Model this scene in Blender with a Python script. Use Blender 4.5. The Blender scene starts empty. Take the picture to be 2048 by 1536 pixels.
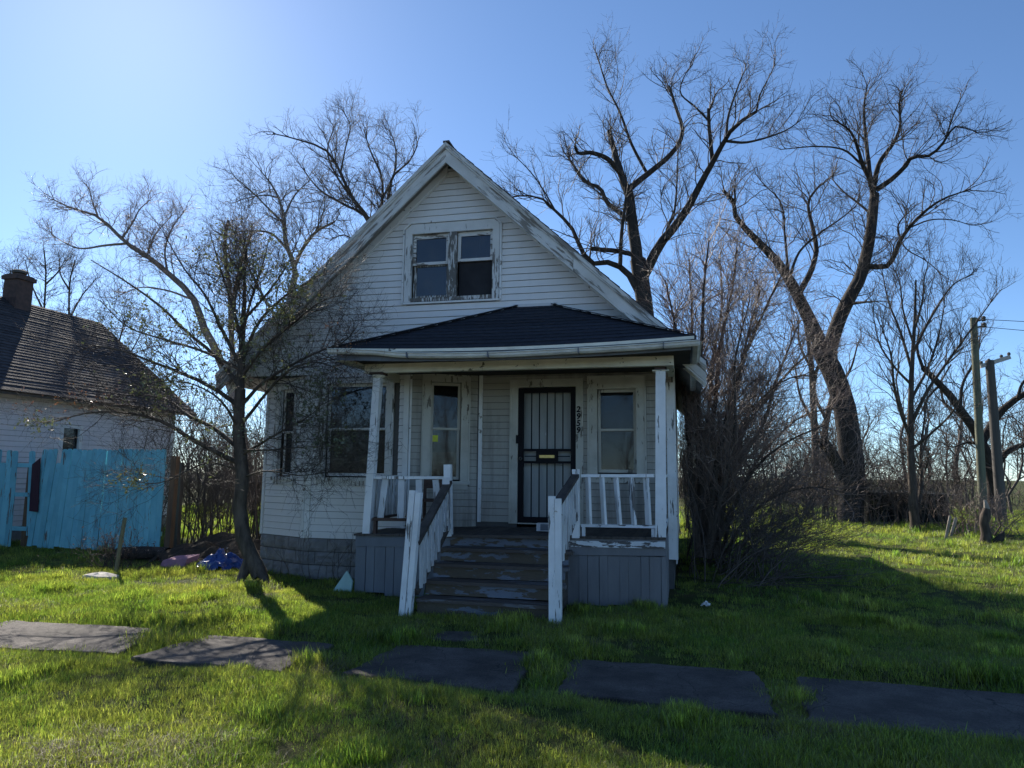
import bpy, bmesh, math, random
import numpy as np
from mathutils import Vector, Matrix

# ------------------------------------------------------------------ camera, sky, sun, exposure
SC = bpy.context.scene
COL = SC.collection
F_PX, CX, CY = 1421.0, 1024.0, 768.0          # focal length and centre in pixels of a 2048 x 1536 frame
EYE = np.array([0.0, 0.0, 1.6])
_th = math.atan((950.0 - CY) / F_PX)
_yaw = math.atan((1365.0 - CX) * math.cos(_th) / F_PX)
_fw = np.array([-math.sin(_yaw) * math.cos(_th), math.cos(_yaw) * math.cos(_th), math.sin(_th)])
_rt = np.array([math.cos(_yaw), math.sin(_yaw), 0.0])
_up = np.cross(_rt, _fw)
_ro = 0.01
RT = _rt * math.cos(_ro) + _up * math.sin(_ro)
UP = -_rt * math.sin(_ro) + _up * math.cos(_ro)
FW = _fw

cam_d = bpy.data.cameras.new('camera')
cam = bpy.data.objects.new('camera', cam_d)
COL.objects.link(cam)
cam_d.sensor_fit = 'HORIZONTAL'
cam_d.angle = 2 * math.atan(1024.0 / F_PX)
cam_d.clip_start = 0.05
cam_d.clip_end = 3000
cam.matrix_world = Matrix(((RT[0], UP[0], -FW[0], EYE[0]), (RT[1], UP[1], -FW[1], EYE[1]), (RT[2], UP[2], -FW[2], EYE[2]), (0, 0, 0, 1)))
SC.camera = cam

SUN_EL = math.radians(33.2)
SUN_AZ = math.radians(43.5)                    # to the left of +Y
world = bpy.data.worlds.new('World')
SC.world = world
world.use_nodes = True
wn = world.node_tree
sky = wn.nodes.new('ShaderNodeTexSky')
sky.sky_type = 'NISHITA'
sky.sun_disc = False
sky.sun_elevation = SUN_EL
sky.sun_rotation = -SUN_AZ
sky.altitude = 180
sky.air_density = 0.7
sky.dust_density = 0.14
sky.ozone_density = 4.0
bg = wn.nodes['Background']
bg.inputs['Strength'].default_value = 0.107
sky_wb = wn.nodes.new('ShaderNodeMix')            # the camera's cool white balance, the same over the whole sky
sky_wb.data_type = 'RGBA'
sky_wb.blend_type = 'MULTIPLY'
sky_wb.inputs[0].default_value = 1.0
sky_wb.inputs[7].default_value = (0.96, 1.05, 1.07, 1.0)
wn.links.new(sky.outputs['Color'], sky_wb.inputs[6])
wn.links.new(sky_wb.outputs[2], bg.inputs['Color'])

sun_d = bpy.data.lights.new('sun', 'SUN')
sun = bpy.data.objects.new('sun', sun_d)
COL.objects.link(sun)
sun_d.energy = 5.0
sun_d.angle = math.radians(0.53)
sun_d.color = (1.0, 0.93, 0.82)
SUN_DIR = Vector((-math.sin(SUN_AZ) * math.cos(SUN_EL), math.cos(SUN_AZ) * math.cos(SUN_EL), math.sin(SUN_EL)))
sun.rotation_euler = SUN_DIR.to_track_quat('Z', 'Y').to_euler()
sun.location = (-30, 40, 40)

SC.view_settings.view_transform = 'Standard'
SC.view_settings.look = 'None'
SC.view_settings.exposure = 0.74
SC.view_settings.gamma = 1.0
SC.view_settings.use_curve_mapping = False
SC.render.engine = 'CYCLES'
SC.cycles.use_denoising = True
SC.cycles.max_bounces = 5
SC.cycles.diffuse_bounces = 3
SC.cycles.glossy_bounces = 2
SC.cycles.transmission_bounces = 3
SC.cycles.transparent_max_bounces = 16
SC.cycles.sample_clamp_indirect = 4.0
SC.cycles.caustics_reflective = False
SC.cycles.caustics_refractive = False
SC.cycles.use_light_tree = False

rng = np.random.default_rng(11)
random.seed(5)


def at(x, y, Y):
    """the point at depth Y (metres from the camera along the lot) seen at photo position x, y"""
    d = RT * ((x - CX) / F_PX) - UP * ((y - CY) / F_PX) + FW
    return EYE + d * (Y / d[1])


def at_ground(x, y, z=0.0):
    d = RT * ((x - CX) / F_PX) - UP * ((y - CY) / F_PX) + FW
    return EYE + d * ((z - EYE[2]) / d[2])


# ------------------------------------------------------------------ materials
def nd(nt, kind, **kw):
    n = nt.nodes.new(kind)
    for k, v in kw.items():
        if k.startswith('i_'):
            key = k[2:]
            key = int(key) if key.isdigit() else key.replace('_', ' ')
            n.inputs[key].default_value = v
        else:
            setattr(n, k, v)
    return n


def new_mat(name):
    m = bpy.data.materials.new(name)
    m.use_nodes = True
    nt = m.node_tree
    nt.nodes.clear()
    out = nt.nodes.new('ShaderNodeOutputMaterial')
    return m, nt, out


def rgba(c):
    return (c[0], c[1], c[2], 1.0)


def pos(nt, scale=(1, 1, 1), rnd=False, tilt=0.0):
    g = nd(nt, 'ShaderNodeNewGeometry')
    mp = nd(nt, 'ShaderNodeMapping')
    mp.inputs['Scale'].default_value = scale
    if tilt:                                   # turn the grain into the slope first
        tl_ = nd(nt, 'ShaderNodeVectorRotate', rotation_type='Y_AXIS')
        tl_.inputs['Angle'].default_value = tilt
    if rnd:
        oi = nd(nt, 'ShaderNodeObjectInfo')
        ad = nd(nt, 'ShaderNodeVectorMath', operation='MULTIPLY_ADD')
        cb = nd(nt, 'ShaderNodeCombineXYZ')
        for k in range(3):
            nt.links.new(oi.outputs['Random'], cb.inputs[k])
        nt.links.new(cb.outputs[0], ad.inputs[0])
        ad.inputs[1].default_value = (37.0, 61.0, 23.0)
        nt.links.new(g.outputs['Position'], ad.inputs[2])
        src = ad.outputs[0]
    else:
        src = g.outputs['Position']
    if tilt:
        nt.links.new(src, tl_.inputs['Vector'])
        src = tl_.outputs[0]
    nt.links.new(src, mp.inputs['Vector'])
    return mp.outputs['Vector']


def noise(nt, vec, scale, detail=4.0, rough=0.55):
    n = nd(nt, 'ShaderNodeTexNoise')
    n.inputs['Scale'].default_value = scale
    n.inputs['Detail'].default_value = detail
    n.inputs['Roughness'].default_value = rough
    nt.links.new(vec, n.inputs['Vector'])
    return n.outputs['Fac']


def ramp(nt, fac, stops):
    r = nd(nt, 'ShaderNodeValToRGB')
    el = r.color_ramp.elements
    while len(el) > 1:
        el.remove(el[-1])
    el[0].position = stops[0][0]
    el[0].color = rgba(stops[0][1]) if not isinstance(stops[0][1], float) else (stops[0][1],) * 3 + (1,)
    for p, c in stops[1:]:
        e = el.new(p)
        e.color = rgba(c) if not isinstance(c, float) else (c, c, c, 1)
    nt.links.new(fac, r.inputs['Fac'])
    return r.outputs['Color']


def mixc(nt, fac, a, b, mode='MIX'):
    m = nd(nt, 'ShaderNodeMix', data_type='RGBA', blend_type=mode)
    for sock, v in ((m.inputs[0], fac), (m.inputs[6], a), (m.inputs[7], b)):
        if hasattr(v, 'is_output'):
            nt.links.new(v, sock)
        elif isinstance(v, (int, float)):
            sock.default_value = v
        else:
            sock.default_value = rgba(v)
    return m.outputs[2]


def principled(nt, out, col, rough=0.6, spec=0.3, bump=None, bump_s=0.3, bump_d=0.01, metal=0.0):
    p = nd(nt, 'ShaderNodeBsdfPrincipled')
    if hasattr(col, 'is_output'):
        nt.links.new(col, p.inputs['Base Color'])
    else:
        p.inputs['Base Color'].default_value = rgba(col)
    if hasattr(rough, 'is_output'):
        nt.links.new(rough, p.inputs['Roughness'])
    else:
        p.inputs['Roughness'].default_value = rough
    p.inputs['Specular IOR Level'].default_value = spec
    p.inputs['Metallic'].default_value = metal
    if bump is not None:
        b = nd(nt, 'ShaderNodeBump')
        b.inputs['Strength'].default_value = bump_s
        b.inputs['Distance'].default_value = bump_d
        nt.links.new(bump, b.inputs['Height'])
        nt.links.new(b.outputs['Normal'], p.inputs['Normal'])
    nt.links.new(p.outputs['BSDF'], out.inputs['Surface'])
    return p


def mat_plain(name, c1, c2=None, scale=3.0, rough=0.6, spec=0.3, stretch=(1, 1, 1), bump=0.0, bump_scale=40.0, tone=0.0, metal=0.0):
    """two close tones in large soft patches, fine relief, optional tone change from object to object"""
    m, nt, out = new_mat(name)
    v = pos(nt, stretch)
    c2 = c2 or tuple(x * 0.8 for x in c1)
    col = mixc(nt, ramp(nt, noise(nt, v, scale, 6, 0.6), [(0.35, 0.0), (0.68, 1.0)]), c1, c2)
    if tone:
        oi = nd(nt, 'ShaderNodeObjectInfo')
        mr = nd(nt, 'ShaderNodeMapRange')
        mr.inputs['To Min'].default_value = 1 - tone
        mr.inputs['To Max'].default_value = 1 + tone
        nt.links.new(oi.outputs['Random'], mr.inputs['Value'])
        mul = nd(nt, 'ShaderNodeVectorMath', operation='SCALE')
        nt.links.new(col, mul.inputs[0])
        nt.links.new(mr.outputs[0], mul.inputs['Scale'])
        col = mul.outputs[0]
    b = noise(nt, v, bump_scale, 3) if bump else None
    principled(nt, out, col, rough, spec, b, bump, 0.01, metal)
    return m


def mat_peel(name, paint, wood, amount, stretch, scale=6.0, dirt=(0.30, 0.29, 0.26), dirt_amt=0.35, big=1.2, tilt=0.0, soft=0.012, tone=0.0):
    """old paint flaking off grey wood: flakes are stretched along the grain"""
    m, nt, out = new_mat(name)
    v = pos(nt, stretch, rnd=True, tilt=tilt)
    vb = pos(nt, (1, 1, 1), rnd=True)
    n1 = noise(nt, v, scale, 8, 0.62)
    n2 = noise(nt, vb, big, 2, 0.5)
    add = nd(nt, 'ShaderNodeMath', operation='MULTIPLY_ADD')
    nt.links.new(n2, add.inputs[0])
    add.inputs[1].default_value = 0.55
    nt.links.new(n1, add.inputs[2])
    th = 0.98 - amount * 0.42
    mask = ramp(nt, add.outputs[0], [(th - soft, 0.0), (th + soft, 1.0)])
    grain = noise(nt, v, scale * 6, 4, 0.7)
    woodc = mixc(nt, grain, tuple(x * 0.55 for x in wood), tuple(min(1, x * 1.35) for x in wood))
    d = ramp(nt, noise(nt, vb, 2.3, 5, 0.6), [(0.42, 0.0), (0.75, dirt_amt)])
    paintc = mixc(nt, d, paint, dirt)
    col = mixc(nt, mask, paintc, woodc)
    if tone:
        oi = nd(nt, 'ShaderNodeObjectInfo')
        mr = nd(nt, 'ShaderNodeMapRange')
        mr.inputs['To Min'].default_value = 1 - tone
        mr.inputs['To Max'].default_value = 1 + tone
        nt.links.new(oi.outputs['Random'], mr.inputs['Value'])
        mul = nd(nt, 'ShaderNodeVectorMath', operation='SCALE')
        nt.links.new(col, mul.inputs[0])
        nt.links.new(mr.outputs[0], mul.inputs['Scale'])
        col = mul.outputs[0]
    inv = nd(nt, 'ShaderNodeMath', operation='SUBTRACT')
    inv.inputs[0].default_value = 1.0
    nt.links.new(mask, inv.inputs[1])
    hgt = nd(nt, 'ShaderNodeMath', operation='MULTIPLY_ADD')
    nt.links.new(grain, hgt.inputs[0])
    hgt.inputs[1].default_value = 0.35
    nt.links.new(inv.outputs[0], hgt.inputs[2])
    principled(nt, out, col, 0.65, 0.25, hgt.outputs[0], 0.45, 0.006)
    return m


def mat_siding(name, c, dirt, dirt_amt=0.5):
    m, nt, out = new_mat(name)
    v = pos(nt)
    oi = nd(nt, 'ShaderNodeObjectInfo')
    base = mixc(nt, oi.outputs['Random'], tuple(x * 0.975 for x in c), tuple(min(1, x * 1.02) for x in c))
    streak = noise(nt, pos(nt, (6, 6, 0.5)), 2.0, 5, 0.6)
    blot = noise(nt, v, 0.9, 5, 0.65)
    mm = nd(nt, 'ShaderNodeMath', operation='MULTIPLY')
    nt.links.new(streak, mm.inputs[0])
    nt.links.new(blot, mm.inputs[1])
    d = ramp(nt, mm.outputs[0], [(0.20, 0.0), (0.42, dirt_amt)])
    col = mixc(nt, d, base, dirt)
    principled(nt, out, col, 0.55, 0.28, noise(nt, pos(nt, (0.6, 0.6, 3)), 3.0, 3), 0.25, 0.012)
    return m


def mat_glass(name, tint=0.75, refl=0.16):
    m, nt, out = new_mat(name)
    fr = nd(nt, 'ShaderNodeFresnel')
    fr.inputs['IOR'].default_value = 1.34
    ad = nd(nt, 'ShaderNodeMath', operation='ADD')
    nt.links.new(fr.outputs[0], ad.inputs[0])
    ad.inputs[1].default_value = refl
    tr = nd(nt, 'ShaderNodeBsdfTransparent')
    tr.inputs['Color'].default_value = (tint, tint, tint, 1)
    gl = nd(nt, 'ShaderNodeBsdfGlossy')
    gl.inputs['Roughness'].default_value = 0.03
    gl.inputs['Color'].default_value = (0.8, 0.85, 0.9, 1)
    bp = nd(nt, 'ShaderNodeBump')
    bp.inputs['Strength'].default_value = 0.05
    bp.inputs['Distance'].default_value = 0.02
    nt.links.new(noise(nt, pos(nt), 2.5, 1), bp.inputs['Height'])
    nt.links.new(bp.outputs[0], gl.inputs['Normal'])
    df = nd(nt, 'ShaderNodeBsdfDiffuse')
    df.inputs['Color'].default_value = (0.32, 0.31, 0.29, 1)
    mx = nd(nt, 'ShaderNodeMixShader')
    nt.links.new(ad.outputs[0], mx.inputs[0])
    nt.links.new(tr.outputs[0], mx.inputs[1])
    nt.links.new(gl.outputs[0], mx.inputs[2])
    m2 = nd(nt, 'ShaderNodeMixShader')
    nt.links.new(ramp(nt, noise(nt, pos(nt), 5.0, 6, 0.65), [(0.45, 0.02), (0.8, 0.16)]), m2.inputs[0])
    nt.links.new(mx.outputs[0], m2.inputs[1])
    nt.links.new(df.outputs[0], m2.inputs[2])
    nt.links.new(m2.outputs[0], out.inputs['Surface'])
    return m


def mat_bark(name, c1, c2, scale=14.0, bump=0.6, rough=0.85):
    m, nt, out = new_mat(name)
    v = pos(nt, (1, 1, 0.22))
    n1 = noise(nt, v, scale, 6, 0.65)
    col = mixc(nt, ramp(nt, n1, [(0.35, 0.0), (0.65, 1.0)]), c1, c2)
    principled(nt, out, col, rough, 0.15, n1, bump, 0.03)
    return m


def mat_leaf(name, c1, c2, trans=0.5, rough=0.45, gloss=0.08, attr=None):
    """thin leaves and blades: light shines through them"""
    m, nt, out = new_mat(name)
    if attr:
        a = nd(nt, 'ShaderNodeAttribute', attribute_type='INSTANCER', attribute_name=attr)
        fac = a.outputs['Fac']
    else:
        fac = noise(nt, pos(nt), 9.0, 2)
    oi = nd(nt, 'ShaderNodeObjectInfo')
    col = mixc(nt, fac, c1, c2)
    if attr:
        bv = nd(nt, 'ShaderNodeAttribute', attribute_type='GEOMETRY', attribute_name='blade_tone')
        ml = nd(nt, 'ShaderNodeVectorMath', operation='SCALE')
        nt.links.new(col, ml.inputs[0])
        nt.links.new(bv.outputs['Fac'], ml.inputs['Scale'])
        col = ml.outputs[0]
    hs = nd(nt, 'ShaderNodeHueSaturation')
    mr = nd(nt, 'ShaderNodeMapRange')
    mr.inputs['To Min'].default_value = 0.75
    mr.inputs['To Max'].default_value = 1.25
    nt.links.new(oi.outputs['Random'], mr.inputs['Value'])
    nt.links.new(mr.outputs[0], hs.inputs['Value'])
    nt.links.new(col, hs.inputs['Color'])
    df = nd(nt, 'ShaderNodeBsdfDiffuse')
    tl = nd(nt, 'ShaderNodeBsdfTranslucent')
    gl = nd(nt, 'ShaderNodeBsdfGlossy')
    gl.inputs['Roughness'].default_value = rough
    nt.links.new(hs.outputs[0], df.inputs['Color'])
    nt.links.new(hs.outputs[0], tl.inputs['Color'])
    m1 = nd(nt, 'ShaderNodeMixShader', i_0=trans)
    nt.links.new(df.outputs[0], m1.inputs[1])
    nt.links.new(tl.outputs[0], m1.inputs[2])
    m2 = nd(nt, 'ShaderNodeMixShader', i_0=gloss)
    nt.links.new(m1.outputs[0], m2.inputs[1])
    nt.links.new(gl.outputs[0], m2.inputs[2])
    nt.links.new(m2.outputs[0], out.inputs['Surface'])
    return m


M = {}
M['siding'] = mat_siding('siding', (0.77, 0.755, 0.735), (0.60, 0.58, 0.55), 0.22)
M['siding_porch_shaded'] = mat_siding('siding_porch_shaded', (0.40, 0.38, 0.33), (0.17, 0.155, 0.13), 0.75)  # darker copy of the siding: porch shade put into the colour, dirt over it
M['siding_next'] = mat_siding('siding_next', (0.74, 0.70, 0.70), (0.52, 0.48, 0.46), 0.3)
M['wall_back'] = mat_plain('wall_back', (0.11, 0.105, 0.10))
M['trim'] = mat_peel('trim', (0.80, 0.80, 0.78), (0.26, 0.24, 0.21), 0.10, (1, 1, 1), 9)
M['trim_x'] = mat_peel('trim_x', (0.70, 0.70, 0.68), (0.22, 0.20, 0.18), 0.32, (0.35, 1, 1.6), 14)
M['trim_z'] = mat_peel('trim_z', (0.70, 0.70, 0.68), (0.20, 0.185, 0.165), 0.34, (1.8, 1.8, 0.28), 14)
M['trim_bad'] = mat_peel('trim_bad', (0.66, 0.66, 0.64), (0.15, 0.14, 0.125), 0.60, (2.2, 2.2, 0.30), 20)
M['rake'] = mat_peel('rake', (0.62, 0.61, 0.58), (0.24, 0.215, 0.185), 0.34, (0.30, 1.0, 2.6), 7, dirt=(0.36, 0.34, 0.30), dirt_amt=0.7, big=0.9, tilt=0.749, soft=0.03)
M['rake_r'] = mat_peel('rake_r', (0.66, 0.65, 0.62), (0.24, 0.215, 0.185), 0.30, (0.30, 1.0, 2.6), 7, dirt=(0.38, 0.36, 0.32), dirt_amt=0.6, big=0.9, tilt=-0.749, soft=0.03)
M['eave_wood'] = mat_plain('eave_wood', (0.30, 0.29, 0.27), (0.2, 0.19, 0.18))
M['cream'] = mat_peel('cream', (0.82, 0.78, 0.65), (0.16, 0.15, 0.12), 0.06, (1, 1, 1), 8, dirt=(0.36, 0.33, 0.25), dirt_amt=0.5)
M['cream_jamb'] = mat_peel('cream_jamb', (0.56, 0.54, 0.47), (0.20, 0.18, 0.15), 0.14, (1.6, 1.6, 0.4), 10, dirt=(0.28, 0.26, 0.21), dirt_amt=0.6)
M['white_post'] = mat_peel('white_post', (0.88, 0.88, 0.87), (0.17, 0.16, 0.15), 0.18, (2.4, 2.4, 0.22), 12)
M['white_chip'] = mat_peel('white_chip', (0.76, 0.78, 0.80), (0.13, 0.12, 0.115), 0.30, (0.5, 1, 2.0), 10)
M['baluster'] = mat_peel('baluster', (0.68, 0.69, 0.70), (0.20, 0.18, 0.165), 0.26, (2.2, 2.2, 0.22), 11, dirt_amt=0.5)
M['grey_skirt'] = mat_plain('grey_skirt', (0.215, 0.215, 0.225), (0.165, 0.165, 0.175), 2.0, 0.6, stretch=(2, 2, 0.5), bump=0.3, tone=0.07)
M['blue_skirt'] = mat_plain('blue_skirt', (0.185, 0.205, 0.235), (0.14, 0.155, 0.18), 2.0, 0.55, stretch=(2, 2, 0.5), bump=0.25, tone=0.07)
M['weather'] = mat_plain('weather', (0.115, 0.098, 0.085), (0.055, 0.047, 0.042), 7.0, 0.8, stretch=(2, 0.4, 2), bump=0.6, bump_scale=25, tone=0.15)
M['weather_x'] = mat_plain('weather_x', (0.13, 0.11, 0.095), (0.06, 0.05, 0.045), 7.0, 0.8, stretch=(0.4, 2, 2), bump=0.6, bump_scale=25, tone=0.15)
M['brown_wood'] = mat_plain('brown_wood', (0.12, 0.075, 0.058), (0.06, 0.042, 0.036), 6.0, 0.75, stretch=(0.5, 2, 2), bump=0.5)
M['riser'] = mat_peel('riser', (0.175, 0.20, 0.245), (0.115, 0.094, 0.070), 0.55, (0.45, 1, 1.5), 8.0, dirt=(0.09, 0.08, 0.065), dirt_amt=0.6, big=1.6)
M['tread'] = mat_peel('tread', (0.17, 0.165, 0.17), (0.10, 0.08, 0.068), 0.62, (0.35, 1.5, 1.5), 6.0, dirt=(0.05, 0.045, 0.04), dirt_amt=0.6)
M['block'] = mat_plain('block', (0.27, 0.265, 0.265), (0.175, 0.172, 0.172), 5.0, 0.9, 0.15, bump=1.0, bump_scale=35, tone=0.08)
M['mortar'] = mat_plain('mortar', (0.15, 0.148, 0.145), (0.11, 0.11, 0.11), 5.0, 0.95, 0.1)
M['shingle'] = mat_plain('shingle', (0.030, 0.034, 0.045), (0.018, 0.021, 0.030), 12.0, 0.85, 0.25, bump=0.8, bump_scale=90, tone=0.16)
M['shingle_old'] = mat_plain('shingle_old', (0.085, 0.075, 0.075), (0.045, 0.040, 0.042), 6.0, 0.9, 0.2, bump=0.9, bump_scale=60, tone=0.2)
M['gutter'] = mat_plain('gutter', (0.76, 0.76, 0.71), (0.50, 0.49, 0.45), 4.0, 0.4, 0.4, stretch=(1, 1, 3), bump=0.1)
M['gutter_in'] = mat_plain('gutter_in', (0.16, 0.18, 0.21), (0.11, 0.12, 0.14), 3.0, 0.7)
M['flash'] = mat_plain('flash', (0.66, 0.66, 0.66), (0.55, 0.55, 0.55), 3.0, 0.45)
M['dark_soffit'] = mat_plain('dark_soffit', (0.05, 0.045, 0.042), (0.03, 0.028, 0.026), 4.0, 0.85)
M['ceiling'] = mat_plain('ceiling', (0.34, 0.32, 0.28), (0.2, 0.19, 0.17), 3.0, 0.8)
M['black_iron'] = mat_plain('black_iron', (0.007, 0.007, 0.010), (0.010, 0.010, 0.013), 6.0, 0.6, 0.15)
M['brass'] = mat_plain('brass', (0.62, 0.47, 0.17), (0.40, 0.29, 0.1), 20.0, 0.35, 0.5, metal=0.8)
M['chrome'] = mat_plain('chrome', (0.6, 0.6, 0.6), (0.45, 0.45, 0.45), 20.0, 0.3, 0.5, metal=0.9)
M['door_in'] = mat_plain('door_in', (0.47, 0.49, 0.47), (0.36, 0.38, 0.37), 4.0, 0.5, stretch=(2, 2, 0.4))
M['glass'] = mat_glass('glass', 0.62, 0.004)
M['glass_dark'] = mat_glass('glass_dark', 0.35, 0.06)
M['screen'] = mat_plain('screen', (0.03, 0.03, 0.034), (0.02, 0.02, 0.023), 5.0, 0.8)
M['shade'] = mat_plain('shade', (0.20, 0.195, 0.18), (0.14, 0.135, 0.125), 6.0, 0.9)
M['curtain'] = mat_plain('curtain', (0.60, 0.58, 0.56), (0.45, 0.44, 0.43), 9.0, 0.9, stretch=(5, 5, 0.2))
M['blind'] = mat_plain('blind', (0.36, 0.32, 0.25), (0.26, 0.23, 0.18), 5.0, 0.8, tone=0.08)
M['inside'] = mat_plain('inside', (0.16, 0.155, 0.15), (0.10, 0.10, 0.10), 1.5, 0.9)
M['yellow'] = mat_plain('yellow', (0.68, 0.72, 0.06), (0.6, 0.62, 0.08), 9.0, 0.6)
M['paper'] = mat_plain('paper', (0.72, 0.72, 0.72), (0.6, 0.6, 0.6), 9.0, 0.7)
M['print'] = mat_plain('print', (0.05, 0.06, 0.14), (0.03, 0.03, 0.06), 9.0, 0.7)
M['picket'] = mat_peel('picket', (0.23, 0.57, 0.65), (0.17, 0.15, 0.13), 0.10, (2.4, 2.4, 0.22), 9, dirt=(0.13, 0.40, 0.50), dirt_amt=0.85, tone=0.10)
M['maroon'] = mat_plain('maroon', (0.055, 0.022, 0.035), (0.04, 0.018, 0.028), 4.0, 0.5)
M['post_wood'] = mat_plain('post_wood', (0.20, 0.125, 0.075), (0.10, 0.07, 0.048), 5.0, 0.8, stretch=(2, 2, 0.3), bump=0.5)
M['pole_green'] = mat_plain('pole_green', (0.20, 0.20, 0.13), (0.13, 0.13, 0.09), 4.0, 0.85, stretch=(2, 2, 0.15), bump=0.5)
M['pole_grey'] = mat_plain('pole_grey', (0.13, 0.115, 0.10), (0.08, 0.072, 0.065), 4.0, 0.85, stretch=(2, 2, 0.15), bump=0.5)
M['pale_wood'] = mat_plain('pale_wood', (0.42, 0.36, 0.30), (0.26, 0.22, 0.18), 6.0, 0.8, bump=0.4)
M['brick_old'] = mat_plain('brick_old', (0.12, 0.075, 0.062), (0.07, 0.05, 0.045), 9.0, 0.9, bump=0.8)
M['conc_pale'] = mat_plain('conc_pale', (0.58, 0.54, 0.49), (0.45, 0.42, 0.38), 9.0, 0.9, bump=0.6)
M['tarp'] = mat_plain('tarp', (0.018, 0.065, 0.27), (0.010, 0.035, 0.16), 5.0, 0.32, 0.5, bump=0.3, bump_scale=18)
M['pink'] = mat_plain('pink', (0.42, 0.22, 0.28), (0.3, 0.16, 0.21), 8.0, 0.9)
M['mint'] = mat_plain('mint', (0.40, 0.58, 0.54), (0.32, 0.48, 0.45), 5.0, 0.5)
M['shed'] = mat_plain('shed', (0.030, 0.034, 0.028), (0.014, 0.016, 0.014), 4.0, 0.9, stretch=(2, 2, 0.3), bump=0.6, tone=0.35)
M['bark_dark'] = mat_bark('bark_dark', (0.070, 0.058, 0.050), (0.030, 0.026, 0.024))
M['bark_mid'] = mat_bark('bark_mid', (0.125, 0.098, 0.078), (0.055, 0.044, 0.037))
M['bark_grey'] = mat_bark('bark_grey', (0.26, 0.22, 0.185), (0.14, 0.115, 0.10))
M['bark_front'] = mat_bark('bark_front', (0.155, 0.125, 0.10), (0.055, 0.045, 0.038), 10, 0.9)
M['twig_dark'] = mat_plain('twig_dark', (0.085, 0.062, 0.050), (0.048, 0.037, 0.031), 3.0, 0.7, 0.3)
M['twig_mid'] = mat_plain('twig_mid', (0.12, 0.095, 0.08), (0.075, 0.06, 0.052), 3.0, 0.7, 0.3)
M['twig_pale'] = mat_plain('twig_pale', (0.29, 0.205, 0.155), (0.17, 0.115, 0.09), 3.0, 0.52, 0.4)
M['leaf_green'] = mat_leaf('leaf_green', (0.10, 0.15, 0.055), (0.22, 0.22, 0.08), 0.45, 0.38, 0.10)
M['leaf_red'] = mat_leaf('leaf_red', (0.22, 0.07, 0.035), (0.16, 0.09, 0.03), 0.45, 0.3, 0.15)
M['leaf_dead'] = mat_leaf('leaf_dead', (0.16, 0.11, 0.08), (0.09, 0.06, 0.05), 0.3, 0.4, 0.12)
M['blade'] = mat_leaf('blade', (0.150, 0.285, 0.026), (0.400, 0.420, 0.065), 0.70, 0.45, 0.05, attr='tint')
M['straw'] = mat_leaf('straw', (0.26, 0.22, 0.12), (0.18, 0.145, 0.08), 0.4, 0.5, 0.05)


# ------------------------------------------------------------------ object helpers
def tag(o, label=None, cat=None, group=None, kind=None):
    for k, v in (('label', label), ('category', cat), ('group', group), ('kind', kind)):
        if v:
            o[k] = v
    return o


def empty(name, loc, label=None, cat=None, group=None):
    o = bpy.data.objects.new(name, None)
    o.location = loc
    o.empty_display_size = 0.2
    COL.objects.link(o)
    return tag(o, label, cat, group)


def link(name, me, mat, parent=None):
    o = bpy.data.objects.new(name, me)
    if mat is not None and not me.materials:
        me.materials.append(mat)
    COL.objects.link(o)
    if parent is not None:
        o.parent = parent
        o.matrix_parent_inverse = world_of(parent).inverted()
    return o


def world_of(o):
    m = o.matrix_basis.copy()
    if o.parent is not None:
        m = world_of(o.parent) @ o.matrix_parent_inverse @ m
    return m


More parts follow.
